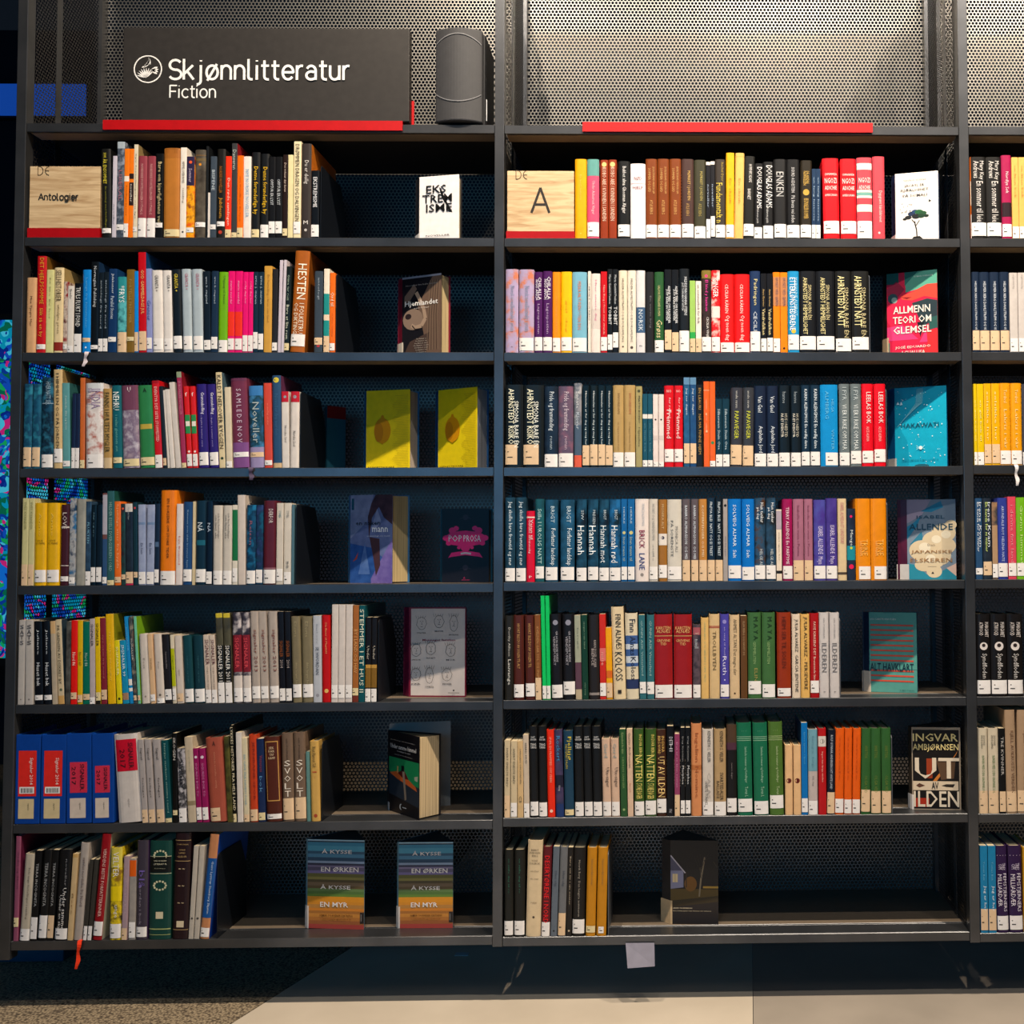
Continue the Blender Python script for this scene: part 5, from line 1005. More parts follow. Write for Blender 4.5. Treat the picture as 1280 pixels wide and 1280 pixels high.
for ln in DATA.strip().splitlines():
    if ln.startswith('@'):
        _, r, bay, yb, _k = ln.split(); row, yb = int(r), float(yb); continue
    toks = ln.replace('VAREZ | PER', 'VAREZ - PER').split(';'); hd = toks[0].split()
    xs, topy, col = hd[0], float(hd[1]), hd[2]; lab = hd[3] if len(hd) > 3 else '-'
    xs, xt = xs.split('/') if '/' in xs else (xs, None)
    xa, xb = map(float, xs.split('-')); z = SHZ[bay][row]
    X0, X1 = at(xa, yb).x, at(xb, yb).x; zt = at(xa, topy).z; H = min(zt-z, SHZ[bay][row-1]-LIP-z-.0025)
    XT = at(float(xt), topy).x if xt else None
    X0 = max(X0, BX[bay][0]+.004)
    pv = PREV.get((bay, row), (BX[bay][0]+.0036, 0, 9))                     # right edge of the book before: (x at the foot, slope, height)
    if pv: X0 = max(X0, pv[0]+.0004+(.0018 if abs(pv[1]) > .03 else 0))
    w = X1-X0-.0004
    ang = math.atan2(XT-X0, H) if xt else 0.0
    if abs(ang) < .010: ang = 0.0
    if pv:
        hm = min(pv[2], H); need = (pv[0]+pv[1]*hm+.0004-X0)/hm
        if math.tan(ang) < need: ang = math.atan(need)
    PREV[(bay, row)] = (X0+w+w*(1/math.cos(ang)-1), math.tan(ang), H)
    h = (H-w*abs(math.sin(ang))*(1 if ang > 0 else .1))/math.cos(ang)
    hard = (xb-xa) >= 10.3 or (bay == 'middle' and xb-xa >= 9.2)
    side = None; rest = []
    if '~' not in col and max(lin(col)) < .035: col = '#' + ''.join('%02x' % int(int(col[i:i+2], 16)*.72) for i in (1, 3, 5))
    for t in toks[1:]:
        if not t.strip(): continue
        if t.startswith('s|'): side = t[2:].strip()
        else: rest.append(t.strip('\n') if t[:1] == 'T' else t.strip())
    dep = min(.20, max(.105, h*.64))
    if (h > .235): dep = .19
    ob, sp = book_cover('hardback_book' if hard else 'paperback_book', w, h, dep, hard, col, side)
    decorate(ob, sp, lab, rest)
    ob.rotation_euler = (0, ang, 0)
    lift = w/2*abs(math.sin(ang))
    ob.location = (X0+w/2+(w/2*(1/math.cos(ang)-1)), sp.b+.0005+random.uniform(0, .0022), z+lift+.0006)
    tx = [t for t in rest if t[:1] in 'TH'] ; tcol = tx[0].split('|')[-4 if tx[0][0] == 'T' else -4] if tx else None
    if tx: tcol = [p for p in tx[0].split('|') if p.startswith('#')][0]
    BOOKS.setdefault((bay, row), []).append(dict(o=ob, kind='hardback' if hard else 'paperback', col=cname(col), tcol=cname(tcol) if tcol else None, lab=lab[0], w=w, h=h, ang=ang,
        band=[cname(t[2:].split('|')[0]) for t in rest if t.startswith('#|') and float(t.split('|')[3])-float(t.split('|')[2]) > .1]))
# ---- a label that singles out each book
def ordw(n): return {1:'first',2:'second',3:'third',4:'fourth',5:'fifth',6:'sixth',7:'seventh',8:'eighth',9:'ninth'}.get(n, f"{n}{'th' if 10 <= n%100 <= 20 else {1:'st',2:'nd',3:'rd'}.get(n%10, 'th')}")
for (bay, row), L in BOOKS.items():
    hs = sorted(b['h'] for b in L); tall, short = hs[int(len(hs)*.9)], hs[int(len(hs)*.1)]
    for b in L:
        size = 'tall ' if b['h'] >= tall and b['h'] > .215 else 'short ' if b['h'] <= short and b['h'] < .185 else ''
        wd = 'thick ' if b['w'] > .03 else 'thin ' if b['w'] < .012 else ''
        tc = f"{b['tcol']} lettering" if b['tcol'] else 'plain spine'
        b['s1'] = f"{b['col']} {b['kind']} with {tc}"
        b['s2'] = f"{size or wd}{b['col']} {b['kind']} with {tc}"
        st = {'W': 'white label', 'C': 'peach label', 'Y': 'yellowed label', '-': 'no label'}[b['lab']]
        b['s3'] = f"{size or wd}{b['col']} {b['kind']} with {tc} and {st}"
        b['s4'] = f"{size or wd}{b['col']} {b['kind']} with {b['band'][0]} panel and {tc}" if b['band'] else b['s3']
    where = f"{ROWN[row]} row, {bay} bay"
    cnt = lambda k, v: sum(1 for q in L if q[k] == v)
    for i, b in enumerate(L):
        lb = None
        for k in ('s1', 's2', 's4', 's3'):
            if cnt(k, b[k]) == 1: lb = f"{b[k]}, {where}"; break
        if not lb:
            lf = L[i-1] if i else None; rt = L[i+1] if i+1 < len(L) else None
            me = f"{b['col']} {b['kind']}"
            for nb, wd in ((lf, 'right'), (rt, 'left')):
                if nb and not lb:
                    for k in ('s1', 's2'):
                        s = nb[k].replace(' lettering', ' letters')
                        if cnt(k, nb[k]) == 1 and len(s.split()) <= 8: lb = f"{me} just {wd} of the {s}, {where}"; break
            if not lb and lf and rt:
                tri = lambda j: (L[j-1]['col'], L[j]['s2'], L[j+1]['col'])
                if sum(1 for j in range(1, len(L)-1) if tri(j) == tri(i)) == 1 and not (lf['col'] == b['col'] == rt['col']):
                    lb = f"{b['s2']} between {lf['col']} and {rt['col']} books, {where}"
            if not lb or len(lb.split()) > 16:
                n = i+1; m = len(L)-i
                lb = f"{b['s1']}, {ordw(n)} from the left, {where}" if n <= m else f"{b['s1']}, {ordw(m)} from the right end, {where}"
        b['label'] = lb
for (bay, row), L in BOOKS.items():
    for b in L: tag(b['o'], b['label'], 'book', f"spine-out books in the {ROWN[row]} row of the {bay} bay")
    for b in L: assert len(b['label'].split()) <= 16, b['label']
_all = [b['label'] for L in BOOKS.values() for b in L]
print('books', len(_all), 'unique', len(set(_all)), 'hard', sum(b['kind'] == 'hardback' for L in BOOKS.values() for b in L))
from collections import Counter
for k, v in Counter(_all).items():
    if v > 1: print('DUP', v, k)
# ------------------------------------------------------------------ blue ring binders of the sixth row
def binder(xa, xb, xt, topy, kind, lab):
    z = SHZ['left'][6]; X0, X1 = at(xa, 1030).x, at(xb, 1030).x; w = X1-X0-.001; H = at(xa, topy).z-z
    ang = math.atan2(at(xt, topy).x-X0, H); ang = 0 if abs(ang) < .015 else ang; h = H/math.cos(ang)-w*abs(math.sin(ang))
    o = thing('ring_binder', lab, 'binder', ((X0+X1)/2, .003, z+w/2*abs(math.sin(ang))+.0006), 'blue binders at the left end of the sixth row'); o.rotation_euler = (0, ang, 0)
    mb = MB(); t = .002; mb.box(-w/2, w/2, 0, t, 0, h); mb.box(-w/2, -w/2+t, t, .17, 0, h); mb.box(w/2-t, w/2, t, .17, 0, h); bevel(mb.build('cover', mat('#0a3c8e', .35), o), .001)
    mb = MB(); mb.box(-w/2+.004, w/2-.004, .004, .16, .003, h-.012); mb.build('paper_stack', PAGES, o)
    sp = Spine(w, h, 0); red = mat('#d8261c' if kind == 4 else '#c42a44', .5)
    if kind == 4: a, b, c0, c1 = .18, .69, -.38, .36
    else: a, b, c0, c1 = .32 if kind == 7 else .36, .66, -.36, .34
    vs, fs = rect_on(sp, c0*w, c1*w, h*(1-b), h*(1-a), .0003, 1); link('title_label', vs, fs, [red], o)
    if kind == 4:
        vs, fs = rect_on(sp, -.33*w, .28*w, h*(1-.66), h*(1-.585), .0005, 1); link('barcode_label', vs, fs, [mat('#e4e0dc')], o)
        vs, fs = [], []
        for j in range(11):
            q = rect_on(sp, (-.26+.045*j)*w, (-.26+.045*j+.02+.01*(j % 3 == 0))*w, h*(1-.65), h*(1-.60), .0007, 1); n = len(vs); vs += q[0]; fs += [tuple(i+n for i in f) for f in q[1]]
        link('barcode_stripes', vs, fs, [INK], o)
        lettering(sp, [('T', 'Signaler 2014', '#f0dcd4', .26, .56, .14, .17)], o)
    else:
        lettering(sp, [('T', 'SIGNALER.', '#2c1018', a+.02, b-.02, .14, .17), ('T', '2017', '#2c1018', a+.05, b-.09, -.2, .17)], o)
    vs, fs = rect_on(sp, -.36*w, .28*w, h*.06, h*.28, .0004, 1); link('spine_label', vs, fs, [mat('#cdb98e' if kind == 4 else '#cbbcae', .6)], o)
    lettering(sp, [('T', 'signaler', '#4c4840', .77, .85, .05, .08)], o)
binder(17, 48, 19, 919, 4, 'blue binder with red label Signaler 2014, at the left upright')
binder(49, 80.5, 50, 919, 4, 'blue binder with red label Signaler 2014, second from the left upright')
binder(82, 113.4, 82.0, 917, 7, 'blue binder with small pink label Signaler 2017, beside the 2014 binders')
binder(114.6, 141.5, 113.7, 917, 8, 'blue binder with low pink label Signaler 2017, beside the white book')
# ------------------------------------------------------------------ bookends
def bookend(bay, row, px, topy, depth, lab, color='#12161d'):
    z = SHZ[bay][row]; X = at(px, SHZ and 0 or 0).x if False else at(px, [0,297,440,584,729,876,1024,1170][row]).x; h = at(px, topy).z-z
    x_, t_, h_ = PREV[(bay, row)]; X = max(X, x_+.0004, x_+t_*min(h, h_)+.0004) if X < x_+.03 else X
    mb = MB(); T = .0016; s = .004
    prof = [(.004, 0), (depth, 0), (depth, h*.62), (depth-.04, h-.002), (.010, h), (.004, h-.006)]
    n = len(prof); mb.add([(0, y, zz) for y, zz in prof]+[(T, y, zz) for y, zz in prof], [tuple(range(n)), tuple(range(2*n-1, n-1, -1))]+[((i+1) % n, i, i+n, (i+1) % n+n) for i in range(n)])
    o = thing('bookend', lab, 'bookend', (X, 0, z+.0002), 'steel bookends')
    if depth < .15: prof = prof
    mb.build('upright_plate', mat(color, .4), o)
    mb = MB(); mb.box(-.11, 0, .07, .15, .0000, .0002); mb.build('foot_plate', mat(color, .4), o)
bookend('left', 1, 399.5, 206, .20, 'steel bookend right of the extremism book in the top row, left bay')
bookend('left', 2, 419, 341, .20, 'steel bookend right of the orange book in the second row, left bay')
bookend('left', 3, 374, 489, .19, 'steel bookend right of the two white books in the third row, left bay')
bookend('left', 4, 368.5, 631, .18, 'steel bookend closing the fourth row, left bay')
bookend('left', 5, 471.5, 775, .17, 'steel bookend right of the two dark books in the fifth row, left bay')
bookend('left', 6, 401, 928, .17, 'steel bookend closing the sixth row, left bay')
bookend('left', 7, 262.5, 1068, .18, 'steel bookend holding up the leaning books in the bottom row, left bay')
bookend('middle', 2, 1087.5, 343, .17, 'steel bookend in the second row of the middle bay', '#55585e')
bookend('middle', 3, 1108.5, 486, .17, 'steel bookend right of the red pair in the third row, middle bay', '#55585e')
bookend('middle', 4, 1109.7, 628, .17, 'steel bookend right of the orange pair in the fourth row, middle bay', '#55585e')
bookend('middle', 5, 1050.5, 773, .17, 'steel bookend right of the light grey pair in the fifth row, middle bay', '#55585e')
bookend('middle', 6, 1115.6, 920, .17, 'steel bookend right of the green books in the sixth row, middle bay', '#55585e')
bookend('middle', 7, 759.5, 1066, .17, 'steel bookend right of the yellow pair in the bottom row, middle bay', '#5a5c60')
# teal book standing behind the bookend in the third row
z = SHZ['left'][3]; p, q = at(408.5, 585, .20), at(431.5, 585, .245); h = at(409, 507, .20).z-z
mb = MB(); ang = math.atan2(.045, q.x-p.x); L = math.hypot(.045, q.x-p.x); mb.box(0, L, 0, .012, 0, h)
o = mb.build('paperback_book', mat('#2c6a7c', .4)); o.location = (p.x, .20, z+.0004); o.rotation_euler = (0, 0, ang)
mb = MB(); mb.box(0, L, -.0005, 0, h*.82, h); mb.build('printed_band', mat('#8c1c20'), o)
tag(o, 'teal book with a red top band standing deep behind the bookend, third row', 'book', 'books standing deep in the shelves')
# bookmark ribbons that hang over the shelf edges
def ribbon(parent, px, y0p, y1p, wpx, color, bend, row, bay):
    z = SHZ[bay][row]; n = 10; vs = []; fs = []; w = wpx*.002
    P0, P1 = at(px, y0p, -.006), at(px+bend, y1p, -.006)
    pts = [(P0.x, .004, z+.0012), (P0.x, -.004, z+.001)]+[(P0.x+(P1.x-P0.x)*(i/n)**1.4+.0015*math.sin(i*1.1), -.0065-.0015*math.sin(i*.9), z+(P1.z-z)*i/n) for i in range(1, n+1)]
    for i, (x, y, zz) in enumerate(pts): k = w*(1+.25*math.sin(i)); vs += [(x-k/2, y, zz), (x+k/2, y+.0008, zz)]
    for i in range(len(pts)-1): fs.append((2*i, 2*i+1, 2*i+3, 2*i+2))
    o = link('bookmark_ribbon', vs, fs, [mat(color, .6)])
    m = o.modifiers.new('thickness', 'SOLIDIFY'); m.thickness = .0005
    o.parent = parent; bpy.context.view_layer.update(); o.matrix_parent_inverse = parent.matrix_world.inverted()
def near(bay, row, x): return min(BOOKS[(bay, row)], key=lambda b: abs(b['o'].location.x-x))['o']
ribbon(near('left', 2, at(107, 440).x), 108, 441, 458, 4, '#cfc4c8', -3, 2, 'left')
ribbon(near('left', 3, at(314, 585).x), 313, 586, 600, 5, '#4c4058', 2, 3, 'left')
ribbon(near('left', 7, at(96, 1175).x), 99, 1176, 1211, 4, '#f03a12', -3, 7, 'left')
ribbon(near('right', 3, at(1270, 581).x), 1270, 583, 607, 4, '#d8d4d4', 2, 3, 'right')
# ------------------------------------------------------------------ books standing face out
class Art:
    """Print on a front cover; u runs from the spine edge to the fore edge, v from the foot to the head (both 0..1)."""
    def __init__(s, parent, W, H): s.p, s.W, s.H, s.k, s.g = parent, W, H, 0, {}
    def _put(s, col, pts, faces, e=None):
        s.k += 1; e = .0003+.00002*s.k if e is None else e
        g = s.g.setdefault(col, ([], [])); n = len(g[0]); g[0].extend([(u*s.W, -e, v*s.H) for u, v in pts]); g[1].extend([tuple(i+n for i in f) for f in faces])
    def poly(s, col, *pts): s._put(col, pts, [tuple(range(len(pts)))])
    def rect(s, col, u0, v0, u1, v1): s.poly(col, (u0, v0), (u1, v0), (u1, v1), (u0, v1))
    def oval(s, col, u, v, a, b=None, n=20, e0=0, e1=360):
        b = b or a*s.W/s.H; s.poly(col, *[(u+a*math.cos(math.radians(e0+(e1-e0)*i/n)), v+b*math.sin(math.radians(e0+(e1-e0)*i/n))) for i in range(n + (e1-e0 != 360))])
    def line(s, col, pts, wd):
        for p, q in zip(pts, pts[1:]):
            dx, dy = (q[0]-p[0])*s.W, (q[1]-p[1])*s.H; d = math.hypot(dx, dy) or 1e-6; nx, ny = -dy/d*wd/2/s.W, dx/d*wd/2/s.H
            s.poly(col, (p[0]+nx, p[1]+ny), (p[0]-nx, p[1]-ny), (q[0]-nx, q[1]-ny), (q[0]+nx, q[1]+ny))
    def text(s, col, txt, u0, u1, v, hgt, bold=.006):
        vs, fs, a = glyphs(txt, min(bold, .010)); s.k += 1
        g = s.g.setdefault('T'+col, ([], [])); n = len(g[0])
        g[0].extend([((u0+(u1-u0)*x)*s.W, -.0016, (v+hgt*y)*s.H) for x, y in vs]); g[1].extend([tuple(i+n for i in f) for f in fs])
    def done(s):
        for c, (vs, fs) in s.g.items():
            link('title_lettering' if c[0] == 'T' else 'cover_print', vs, fs, [mat(c.lstrip('T'), .4, .03)], s.p)
def face_book(label, bay, row, sx, x0, x1, xpg, topy, yf, Yl, Yr, Ys, Yb, cov, spine, pages='#d8c8a4', art=None, lab=None, top=None, apex=None):
    z = SHZ[bay][row]; P = at(x0, yf, Yl); Q = at(x1, yf, Yr); W_ = math.hypot(Q.x-P.x, Yr-Yl); ang = math.atan2(Yr-Yl, Q.x-P.x); H_ = at(x1, topy, Yr).z-z
    S_ = at(sx, yf, Ys); B_ = at(xpg, yf, Yb)
    o = thing('display_book', label, 'book', (P.x, Yl, z+.0003), 'books standing face out'); o.rotation_euler = (0, 0, ang)
    R = Matrix.Rotation(-ang, 2); loc = lambda X, Y: tuple(R @ Vector((X-P.x, Y-Yl)))
    s1, b1 = loc(S_.x, Ys), loc(B_.x, Yb); f0, f1 = (0, 0), (W_, 0); t = .0022
    if apex: ap = loc(at(apex[0], yf, apex[1]).x, apex[1])
    def board(name, a, b, m, th=t, h0=0, h1=None, inw=None):
        dx, dy = b[0]-a[0], b[1]-a[1]; d = math.hypot(dx, dy) or 1e-6; nx, ny = -dy/d*th, dx/d*th
        mb = MB(); mb.prism([a, b, (b[0]+nx, b[1]+ny), (a[0]+nx, a[1]+ny)], h0, h1 or H_); return bevel(mb.build(name, m, o), .0006, 1)
    board('front_cover', f0, f1, mat(cov, .35))
    board('spine', s1, f0, mat(spine, .35))
    back = ap if apex else b1
    board('back_cover', back, s1, mat(spine, .35))
    if apex: pts = [(.003, .004), (W_-.003, .004), (ap[0], ap[1]-.003), (s1[0]+.004, s1[1]+.0)]; 
    else: pts = [(.002, .003), (W_-.004, .003), (back[0]-.004, back[1]-.003), (s1[0]+.003, s1[1])]
    mb = MB(); mb.prism(pts, .003, H_-.0035); mb.build('page_block', pages_mat(pages), o)
    if apex:
        mb = MB(); mb.prism([(W_-.003, .003), (W_, .003), (ap[0]+.001, ap[1])], 0, H_); mb.build('fore_edge_cover', mat(top or spine, .4), o)
        mb = MB(); mb.prism([(.001, .003), (W_-.001, .003), (ap[0], ap[1]), (s1[0]+.002, s1[1])], H_-.003, H_-.0005); mb.build('top_flap', mat(top or spine, .45), o)
    if lab:
        c, h0, h1 = lab; dx, dy = f0[0]-s1[0], f0[1]-s1[1]; mb = MB(); d = math.hypot(dx, dy) or 1e-6; ny, nx = -dx/d*.0008, dy/d*.0008
        mb.prism([(s1[0]+nx-dx*.1, s1[1]+ny-dy*.1), (f0[0]+nx, f0[1]+ny), (f0[0]+.004, -.0016), (f0[0]+.004, -.0008), (f0[0], 0), s1], h0*H_, h1*H_)
        mb.build('spine_label', mat(c, .6), o)
    if art: A = Art(o, W_, H_); art(A); A.done()
    return o
def a_eks(A):
    for i, (t, u0, u1) in enumerate((('EKS', .18, .68), ('TREM', .09, .83), ('ISME', .18, .83))): A.text('#141414', t, u0, u1, .73-.145*i, .125, .03)
    A.poly('#141414', (.50, .82), (.55, .80), (.64, .66), (.84, .42), (.76, .43), (.66, .56), (.57, .66))
    A.text('#1a1a1a', 'NOVELLER', .18, .78, .065, .025); A.rect('#8a8484', .38, .012, .58, .018)
face_book('white face-out book titled Ekstremisme with broken black letters, top row', 'left', 1, 519.5, 523.8, 573.5, 577.5, 217.8, 297, .035, .012, .06, .045, '#f0ebe8', '#26262a', art=a_eks, lab=('#ece6e0', .0, .13))
def a_jac(A):
    A.text('#444444', 'HASSAN ALI HUSEINNI', .2, .72, .885, .02)
    for t, u0, u1, v in (('JACAYL ER', .22, .68, .79), ('KJÆRLIGHET', .13, .78, .725), ('PÅ SOMALI', .18, .74, .655)): A.text('#1a1a1c', t, u0, u1, v, .045, .02)
    A.text('#888888', 'en kjærlighetsroman', .33, .58, .62, .014)
    A.line('#171717', [(.5, .07), (.49, .18), (.46, .25), (.45, .3)], .003); A.line('#171717', [(.48, .24), (.56, .31)], .002); A.line('#171717', [(.46, .27), (.38, .33)], .002)
    for u, v, r, c in ((.3,.36,.08,'#191c1e'),(.22,.34,.05,'#191c1e'),(.38,.41,.09,'#1c2c4c'),(.46,.44,.08,'#1e3a66'),(.55,.43,.1,'#1c5a34'),(.64,.41,.09,'#1f4a2c'),(.72,.37,.06,'#1a2c20'),(.48,.37,.1,'#1a1e20'),(.6,.37,.08,'#183824')): A.oval(c, u, v, r, r*.34, 11)
    random.seed(4)
    for k in range(16): u, v = random.uniform(.08, .4), random.uniform(.42, .57); A.poly('#1a1a1a', (u, v), (u+.035, v+.012), (u+.012, v-.006)); 
    A.poly('#1a1a1a', (.78, .6), (.84, .58), (.78, .565)); A.poly('#171717', (.37, .04), (.42, .08), (.56, .085), (.63, .045), (.55, .015), (.43, .02))
    A.poly('#171717', (.16, .05), (.24, .06), (.2, .03)); A.poly('#171717', (.73, .01), (.9, .012), (.88, .022), (.74, .02))
face_book('white face-out book with a small tree on its cover, top row, middle bay', 'middle', 1, 1115, 1119.5, 1173.5, 1174.8, 213.3, 298, .045, .018, .07, .04, '#ebe6e0', '#1c2c4c', art=a_jac, lab=('#ece6e0', .0, .13))
def a_hjem(A):
    A.rect('#17161c', 0, 0, 1, 1); A.poly('#6c5648', (.62, .0), (1, 0), (1, 1), (.8, 1), (.4, .62), (.55, .3)); A.poly('#4a3a34', (0, 0), (.6, 0), (.7, .3), (.2, .2))
    for i in range(9): A.line('#3c2e28' if i % 2 else '#84705c', [(.64+.035*i, .08), (.66+.03*i, .5), (.72+.03*i, .93)], .0012)
    A.poly('#6c5a50', (.05, .62), (.2, .7), (.38, .84), (.3, .9), (.06, .76)); A.oval('#8a7464', .28, .47, .26, .13); A.oval('#2c2224', .16, .51, .08, .035)
    A.line('#a88e78', [(.36, .8), (.46, .7), (.56, .58), (.6, .47), (.5, .385), (.34, .365), (.24, .40)], .0105); A.line('#1c1618', [(.26, .395), (.34, .345), (.46, .35)], .003)
    A.rect('#9a9aa8', .0, .975, 1, .999); A.text('#f0ece6', 'Hjemlandet', .08, .92, .615, .085, .012); A.text('#d0c8c0', 'og andre fortellinger', .3, .7, .595, .016)
    A.text('#9a9490', 'Noveller fra hele landet', .1, .9, .88, .018)
    for i in range(8): A.text('#b0a89c', 'forfatter navn'[:14-abs(i-3)], .38-.03*(3-abs(i-3))*.8, .62+.03*(3-abs(i-3))*.8, .22-.027*i, .014)
face_book('dark face-out book titled Hjemlandet with an elephant trunk photo, second row', 'left', 2, 497.5, 502.6, 551.5, 563, 341.3, 441, .095, .045, .115, .08, '#2a2422', '#7c1c30', pages='#cfb98a', art=a_hjem, lab=('#e8dcc8', .0, .2))
def a_all(A):
    A.rect('#d81c44', 0, 0, 1, 1); A.rect('#1c5a54', 0, .87, .24, 1); A.poly('#5aa890', (.36, 1), (1, 1), (1, .84), (.38, .76)); A.poly('#2c7468', (.36, 1), (.62, 1), (.36, .84))
    A.poly('#98203c', (0, .82), (.2, .9), (.36, .8), (.2, .7), (.02, .72)); A.oval('#2c4a50', .12, .7, .1); A.oval('#8aa09a', .15, .68, .06)
    A.poly('#e84838', (.28, .72), (.5, .76), (.8, .84), (1, .84), (1, .66), (.75, .7), (.5, .66), (.3, .68)); A.poly('#7c1818', (.28, .71), (.5, .70), (.4, .68)); 
    A.poly('#2a3a40', (.5, .63), (.8, .67), (1, .64), (1, .3), (.9, .4), (.7, .34), (.6, .5)); A.poly('#2c5a54', (.82, .44), (1, .46), (1, .32), (.84, .3)); A.poly('#141c20', (.6, .4), (.74, .4), (.66, .22))
    A.poly('#e83c78', (0, .36), (.3, .38), (.62, .2), (.3, .2), (0, .2)); A.poly('#e83c78', (.64, .16), (.8, .34), (.86, .16)); A.poly('#d42c30', (.78, .3), (1, .3), (1, 0), (.6, 0), (.8, .14)); A.poly('#3c8474', (0, 0), (.05, 0), (.05, .18), (0, .17))
    for t, u0, u1, v in (('ALLMENN', .13, .86, .515), ('TEORI OM', .12, .88, .395), ('GLEMSEL', .13, .88, .275)): A.text('#f4ece0', t, u0, u1, v, .085, .03)
    A.text('#f0dcd0', 'JOSÉ EDUARDO', .16, .86, .09, .045, .02); A.text('#f0dcd0', 'AGUALUSA', .27, .75, .025, .045, .02); A.text('#d8ece0', 'ROMAN OVERSATT', .55, .92, .93, .018)
face_book('red and green face-out book titled Allmenn teori om glemsel, second row', 'middle', 2, 1104, 1109.3, 1172.5, 1173.3, 336.8, 440, .085, .035, .11, .06, '#d01c3c', '#2a201c', art=a_all, lab=('#dcbd98', .0, .24))
def a_lemon(A):
    for i in range(44): A.line('#b89c1c', [(.66+.06*math.sin(i*.8), .02+.021*i), (.97, .025+.021*i)], .0007)
    A.oval('#d8920c', .38, .5, .19, .155, 24); A.oval('#c07c10', .3, .48, .1, .12, 20); A.poly('#d8920c', (.32, .62), (.36, .69), (.40, .69), (.45, .61)); A.poly('#d8920c', (.3, .37), (.38, .33), (.45, .37))
    A.text('#5c5010', 'PARKETTIKKARE', .06, .66, .035, .025)
face_book('left of two yellow face-out books with a lemon, third row', 'left', 3, 455, 457.2, 512, 524, 486.5, 584.7, .135, .105, .16, .15, '#f0d418', '#1c5a8a', pages='#b4a89c', art=a_lemon)
face_book('right of two yellow face-out books with a lemon, beside the middle upright', 'left', 3, 544.5, 547.3, 596, 611, 483.5, 584.7, .12, .06, .145, .11, '#f0d418', '#1c4a7a', pages='#b0b4bc', art=a_lemon)
def a_hak(A):
    random.seed(9)
    for k in range(70):
        u, v, r = random.uniform(.04, .96), random.uniform(.04, .96), random.choice((.006, .009, .014)); A.oval('#d0f0f4', u, v, r, None, 5)
    for k in range(9): A.line('#8cdce8', [(.06+.03*k, .52+.02*k), (.25+.03*k, .66+.015*k), (.42+.015*k, .8), (.44+.014*k, .98)], .0008)
    A.oval('#e8f4f0', .5, .25, .035); A.line('#a8e4e8', [(.42, .28), (.47, .25), (.42, .23)], .001); A.line('#a8e4e8', [(.58, .28), (.53, .25), (.58, .23)], .001)
    A.poly('#d8f0f4', (.04, .79), (.07, .83), (.1, .79)); A.poly('#d8f0f4', (.11, .78), (.13, .83), (.16, .79))
    A.text('#0c4c60', 'HAKAWATI', .12, .85, .5, .055, .012); A.text('#0f7c94', 'RABIH ALAMEDDINE ROMAN OG EVENTYR', .14, .84, .09, .02); A.oval('#1c5c6c', .52, .03, .14, .02)
face_book('turquoise face-out book titled Hakawati, third row, middle bay', 'middle', 3, 1110.5, 1119, 1184, 1185.3, 481.7, 582, .09, .04, .12, .08, '#12a4c4', '#0c5c94', art=a_hak, lab=('#c8c4c0', .0, .13))
def a_mann(A):
    A.rect('#5c6a98~#6e7cac', 0, 0, 1, 1); A.poly('#7c86ac~#949cc0', (0, .5), (.4, .7), (.55, 1), (0, 1)); A.poly('#244c90~#3460a8', (0, 0), (1, 0), (1, .2), (.5, .4), (0, .45)); A.poly('#6c5ca8~#8474b8', (.5, .05), (1, .5), (1, 0), (.5, 0)); A.poly('#4c70b0~#6484bc', (.2, .1), (.35, .45), (.48, .1))
    A.poly('#3c2c38~#543c48', (.6, 1), (1, 1), (1, .66), (.8, .74), (.68, .86), (.52, .74), (.45, .5), (.42, .75), (.5, .9)); A.poly('#4c343c', (.46, .52), (.7, .5), (.72, .2), (.62, .08), (.55, .3)); A.poly('#8890b8~#9ca4c8', (.5, .62), (.64, .84), (.74, .7), (.6, .6))
    A.poly('#c04c3c', (.06, .24), (.16, .27), (.2, .35), (.13, .29)); A.rect('#1c5c78', .03, .83, .09, .96)
    A.text('#20242c', 'en naken', .14, .72, .655, .05, .006); A.text('#f0f0f4', 'mann', .53, .9, .575, .055, .012); A.text('#d0d4e0', 'en antologi om menn', .4, .95, .52, .02)
face_book('blue and violet face-out book titled en naken mann, fourth row', 'left', 4, 435.5, 437.5, 490, 512, 618, 727.5, .115, .08, .13, .12, '#5c6ca0', '#3c6c94', pages='#c0a878', art=a_mann)
def a_pop(A):
    P = '#f02478'
    A.rect('#15121a', 0, 0, 1, 1); A.poly(P, (.06, .62), (.2, .68), (.5, .7), (.8, .68), (.94, .62), (.9, .52), (.7, .5), (.5, .46), (.3, .5), (.1, .52))
    for u, v, r in ((.08,.6,.07),(.92,.6,.07),(.22,.7,.08),(.3,.73,.06),(.7,.73,.06),(.78,.7,.08),(.14,.53,.06),(.86,.53,.06),(.5,.47,.1),(.36,.47,.04),(.64,.47,.04)): A.oval(P, u, v, r, r*.55, 12)
    A.poly(P, (.13, .33), (.2, .40), (.5, .43), (.8, .40), (.87, .33), (.8, .345), (.5, .37), (.2, .345)); A.poly('#d8c4cc', (.4, .375), (.5, .385), (.62, .375), (.62, .4), (.5, .41), (.4, .4))
    A.text('#d8c8d0', 'POP', .14, .43, .55, .09, .03); A.text('#f0dce4', 'PROSA', .46, .83, .55, .09, .03)
    for s in (.18, .86): A.line('#3c3440', [(.38, s), (.5, s+.03), (.62, s)], .001); A.oval('#342c38', .5, s+.02, .06)
    A.poly('#8c1c44', (.45, .05), (.48, .08), (.5, .05)); A.rect('#b0305c', .42, .03, .6, .036)
face_book('black face-out book with a pink ornate badge, beside the middle upright, fourth row', 'left', 4, 550.5, 552.5, 611, 615.7, 635.5, 726, .12, .11, .14, .14, '#17131c', '#2c6c84', pages='#9c9488', art=a_pop)
